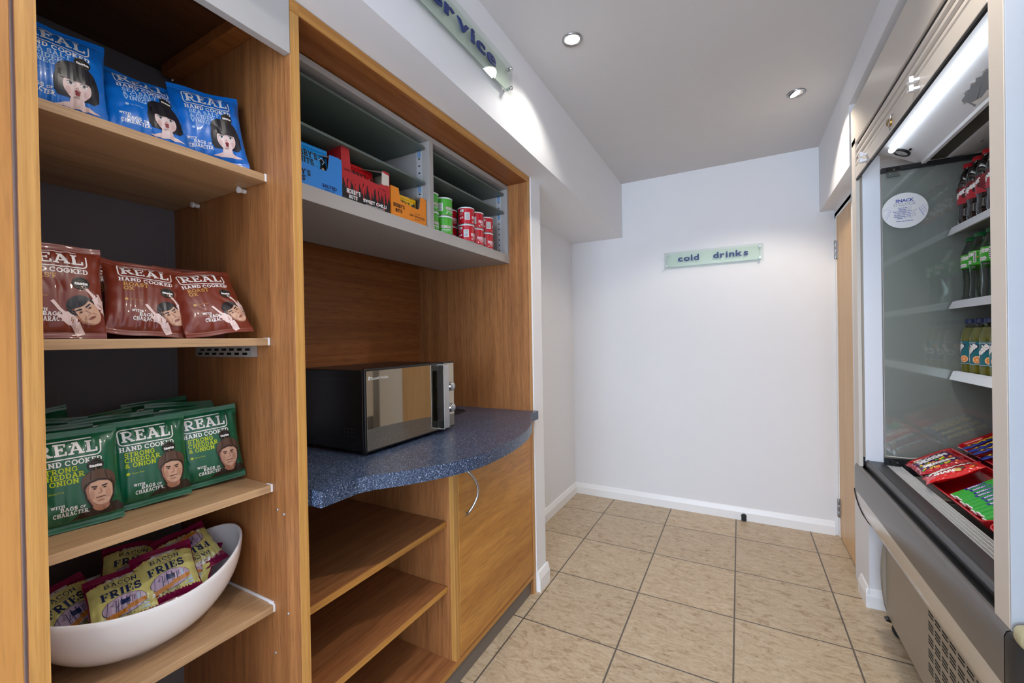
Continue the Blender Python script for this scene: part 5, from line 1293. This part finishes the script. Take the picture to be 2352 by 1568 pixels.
# ------------------------------------------------------------------ sweets in red trays inside the cooler
TS = radians(30); E2 = Vector((cos(TS), 0, sin(TS))); E1 = Vector((0, 1, 0)); NN = Vector((-sin(TS), 0, cos(TS)))
T0 = Vector((.598, 0, .716))
def tp(y, s_, n_): return tuple(T0+E1*y+E2*s_+NN*n_)
TRAY = plain('red_plastic_tray', (186, 14, 26), rough=.22, coat=.4)
def tray(y0, y1, s0, s1, ht, label):
    c = ((y0+y1)/2, (s0+s1)/2); o = empty('snack_tray', tp(c[0], c[1], 0)); m = MB()
    def ring_(d, nz): 
        r_ = .030-d; pts = []
        for cy_, cs_, a_ in ((y1-.030, s1-.030, 0), (y0+.030, s1-.030, 90), (y0+.030, s0+.030, 180), (y1-.030, s0+.030, 270)):
            pts += [tp(cy_+r_*cos(radians(a_+90*i/6)), cs_+r_*sin(radians(a_+90*i/6)), nz) for i in range(7)]
        return pts
    rows = [ring_(.006, 0), ring_(.002, ht*.5), ring_(-.001, ht), ring_(-.001, ht+.002), ring_(.004, ht+.002), ring_(.006, ht*.5), ring_(.009, .003)]
    n = len(rows[0]); vs = [p for r_ in rows for p in r_]
    m.raw(vs, [(j*n+i, j*n+(i+1) % n, (j+1)*n+(i+1) % n, (j+1)*n+i) for j in range(len(rows)-1) for i in range(n)], TRAY, True)
    m.raw(rows[-1], [tuple(range(n))], TRAY); m.raw(rows[0], [tuple(range(n))[::-1]], TRAY)
    m.build('tray_shell', o, None); tag(o, label, 'tray', 'red sweet trays'); return o
tray(1.668, 2.310, .022, .182, .036, 'red plastic tray of sharing bags and gum beside the wire grille')
tray(1.75, 2.310, .198, .40, .036, 'red plastic tray of chocolate bars at the back of the cooler')
tray(1.268, 1.655, .022, .172, .036, 'red plastic tray at the near end, mostly hidden by the white post')
def lay(o, y, s_, n_, rot=0., tilt=0.):
    """packet lying face up: reading direction runs up the slope"""
    c_, q = cos(radians(rot)), sin(radians(rot))
    X_ = E2*c_+E1*q; Z_ = E1*c_-E2*q; Y_ = -NN
    M_ = Matrix((X_, Y_, Z_)).transposed().to_4x4(); M_.translation = Vector(tp(y, s_, n_))
    o.matrix_basis = M_ @ Matrix.Rotation(radians(tilt), 4, 'X') @ Matrix.Translation((0, 0, -o['_h']/2))
PURP = plain('print_purple', (78, 26, 84), rough=.35); REDF = film_mat('red_sweet_film', (178, 8, 30), .22); REDM = film_mat('bright_red_film', (214, 16, 22), .22); GRNP = plain('print_sweet_green', (60, 170, 50), rough=.35); YELP = plain('print_sweet_yellow', (244, 204, 30), rough=.35); CHOC = plain('print_chocolate', (92, 44, 26), rough=.35)
def art_skit(p, fm):
    w, h = fm.w, fm.h; r_ = random.Random(4)
    p.polys([[(-w*.42, h*.22), (w*.42, h*.22), (w*.42, h*.72), (-w*.42, h*.72)]], PURP, 0)
    for i in range(34):
        x, y = r_.uniform(-.40, .40)*w, r_.choice((r_.uniform(.2, .34), r_.uniform(.62, .76)))*h
        p.ell(x, y, .0055, .0048, (ORNG, YELP, GRNP, LIPS, PURP)[i % 5], 1, n=12)
    p.text('Skittles', .001, h*.36-.001, .030, PURP, 2, 'sans', align='c', bold=.10, width=w*.72); p.text('Skittles', 0, h*.36, .029, WHITE, 3, 'sans', align='c', bold=.05, width=w*.70)
def art_malt(p, fm):
    w, h = fm.w, fm.h
    p.text('Maltesers', .001, h*.47-.001, .027, LIPS, 1, 'sans', align='c', bold=.10, width=w*.80, rot=5); p.text('Maltesers', 0, h*.47, .026, WHITE, 2, 'sans', align='c', bold=.06, width=w*.78, rot=5)
    p.text('SHARE', -w*.12, h*.22, .016, WHITE, 2, 'sans', align='c', bold=.06, rot=-6)
    p.ell(w*.16, h*.28, .012, .012, CHOC, 3); p.ell(w*.10, h*.22, .010, .008, YELF, 3); p.ell(w*.11, h*.23, .007, .006, GOLD, 4)
    p.rect(-w*.44, -w*.34, h*.62, h*.80, PBLACK, 2); p.text('great', -w*.39, h*.70, .004, WHITE, 3, 'sans', align='c'); p.ell(w*.34, h*.22, .010, .005, ORNG, 2); p.ell(w*.38, h*.30, .008, .004, CHOC, 2)
def bag2(name, w, h, T, sd, film, art, **q):
    o = film_bag(name, Film(w, h, T, sd, .008, 1.35), film, art, nu=26, nv=22, **q); o['_h'] = h; return o
sk = bag2('sweet_bag', .150, .108, .015, 81, REDF, art_skit); lay(sk, 2.135, .092, .044, -4, -6); tag(sk, 'red bag of fruit sweets lying on top, next to the chocolate ball bag', 'sweet bag', 'red bags of fruit sweets')
o = dup(sk); o['_h'] = .108; lay(o, 2.222, .094, .036, 6, 3); tag(o, 'red bag of fruit sweets nearest the end glass', 'sweet bag', 'red bags of fruit sweets')
ml = bag2('sweet_bag', .172, .110, .017, 84, REDM, art_malt); lay(ml, 2.025, .092, .050, -6, -8); tag(ml, 'bright red bag of chocolate balls lying beside the green gum packs', 'sweet bag')
# gum packs
GUMG = plain('gum_green', (50, 172, 60), rough=.3); GUMB = plain('gum_blue', (40, 40, 150), rough=.3)
def gum():
    o = empty('gum_pack', (0, 0, 0)); L = .128; W2 = .0215; T2 = .0125; b = MB()
    pf = [(-W2/2, .0), (W2/2, .0), (W2/2, T2*.6), (W2/2-.003, T2), (-W2/2+.003, T2), (-W2/2, T2*.6)]
    # length runs along local x
    b.prism(pf, 'x', -L/2, L/2, GUMG)
    pr_ = Print(b, lambda x, y, l: (x, y, T2+l), 1, .0002)
    pr_.rect(-L*.20, L*.24, -W2/2+.003, W2/2-.003, GUMB)
    pr_.text('EXTRA', -L*.14, -.0035, .0075, WHITE, 1, 'sans', bold=.06, width=.030); pr_.text('SPEARMINT', L*.06, -.004, .003, WHITE, 1, 'sans'); pr_.text('SUGARFREE', L*.06, .001, .003, WHITE, 1, 'sans')
    pr_.ell(L*.18, 0, .005, .004, GUMG, 1); pr_.line([(L*.27, -.003), (L*.40, -.003)], .0006, PBLACK, 1); pr_.line([(L*.27, .001), (L*.42, .001)], .0006, PBLACK, 1)
    b.build('wrapper', o, (0, 0, 0))
    for xa in (-L/2-.004, L/2): MB().prism([(y_*.86, z_*.9+.0006) for y_, z_ in pf], 'x', xa, xa+.004, WHITEP).build('end_fold', o, (0, 0, 0))
    return o
g0 = gum(); nth = ['first', 'second', 'third', 'fourth', 'fifth', 'sixth', 'seventh', 'eighth', 'ninth', 'tenth']
for i in range(10):
    o = g0 if i == 0 else dup(g0); c_, q = cos(radians(7)), sin(radians(7))
    X_ = E2*c_+E1*q; Y_ = E1*c_-E2*q
    place(o, (X_, Y_, NN), tp(1.935-i*.0235, .103+(.004 if i % 3 else -.001), .014+.0006*(i % 2)))
    tag(o, 'green and blue gum pack, %s in the row counting from the bright red bag' % nth[i], 'gum pack', 'row of gum packs in the red tray')
# chocolate bars
def bar(nm, txt, film, tcol, tcol2, sd):
    def art(p, fm):
        w, h = fm.w, fm.h
        p.text(txt, .001, h*.22-.0006, h*.52, tcol2, 0, 'sans', align='c', bold=.10, width=w*.86); p.text(txt, 0, h*.23, h*.50, tcol, 1, 'sans', align='c', bold=.05, width=w*.84)
        p.rect(-w*.45, w*.45, h*.80, h*.86, tcol2, 0)
    o = film_bag(nm, Film(.170, .046, .008, sd, .003, .7), film, art, nu=28, nv=12); o['_h'] = .046; return o
BARB = film_mat('blue_bar_film', (18, 44, 152), .2); BARW = film_mat('white_bar_film', (206, 216, 230), .2)
y0b = bar('chocolate_bar', 'YORKIE', BARB, YELP, CHOC, 91)
for i, (yy, ss, nn) in enumerate(((2.262, .275, .030), (2.205, .277, .034), (2.150, .275, .040), (2.096, .273, .036))):
    o = y0b if i == 0 else dup(y0b); o['_h'] = .046; lay(o, yy, ss, nn, 4, -14)
    tag(o, 'blue chocolate bar with yellow lettering, %s from the end glass' % nth[i], 'chocolate bar', 'blue chocolate bars in the back tray')
mk_ = bar('chocolate_bar', 'MILKY BAR', BARW, NAVY, PALEB, 95); lay(mk_, 2.03, .285, .028, 3, -6); tag(mk_, 'white chocolate bar lying beside the blue bars in the back tray', 'chocolate bar')
ot = bag2('sweet_bag', .150, .10, .014, 97, BARB, lambda p, fm: p.rect(-.04, .04, .03, .07, PALEB, 0)); lay(ot, 1.56, .10, .018, 0, 0); tag(ot, 'dark blue sweet bag in the near tray, half hidden by the white post', 'sweet bag')
# ------------------------------------------------------------------ light
def spot(x, y, z, power, col, size, blend, rad=.03, rot=(0, 0, 0)):
    d = bpy.data.lights.new('downlight_beam', 'SPOT'); d.energy = power; d.color = col; d.spot_size = radians(size); d.spot_blend = blend; d.shadow_soft_size = rad
    o = bpy.data.objects.new('downlight_beam', d); COL.objects.link(o); o.location = (x, y, z); o.rotation_euler = rot; return o
WARM = (1, .88, .74)
spot(-.584, 1.645, CZ-.012, 14, (1, .95, .88), 124, .5)
spot(.269, 2.569, CZ-.012, 36, WARM, 122, .35, rot=(0, radians(8), 0))
for x, y, pw in ((-.30, .35, 15), (.22, 1.05, 34), (-.3, -1.3, 24)):
    spot(x, y, CZ-.012, pw, (1, .92, .82), 130, .6)
ar = bpy.data.lights.new('daylight_fill', 'AREA'); ar.shape = 'RECTANGLE'; ar.size = 2.0; ar.size_y = 1.5; ar.energy = 135; ar.color = (.64, .79, 1)  # area light added behind the camera for cool daylight, its window unseen
ao = bpy.data.objects.new('daylight_fill', ar); COL.objects.link(ao); ao.location = (-.15, -2.6, 1.5); ao.rotation_euler = (radians(90), 0, 0)
wd = bpy.data.worlds.new('sky'); scene.world = wd; wd.use_nodes = True
nt = wd.node_tree; bg = nt.nodes['Background']
sk_ = nt.nodes.new('ShaderNodeTexSky'); sk_.sky_type = 'HOSEK_WILKIE'; sk_.turbidity = 5; sk_.sun_direction = Vector((.3, .6, .7)).normalized()
nt.links.new(sk_.outputs['Color'], bg.inputs['Color']); bg.inputs['Strength'].default_value = .8

scene.view_settings.view_transform = 'Standard'; scene.view_settings.look = 'None'
scene.view_settings.exposure = 0.28; scene.view_settings.gamma = 1; scene.view_settings.use_curve_mapping = False
scene.cycles.max_bounces = 12; scene.cycles.diffuse_bounces = 6; scene.cycles.glossy_bounces = 5; scene.cycles.transmission_bounces = 8; scene.cycles.transparent_max_bounces = 12
scene.cycles.use_denoising = True
scene.cycles.sample_clamp_indirect = 6
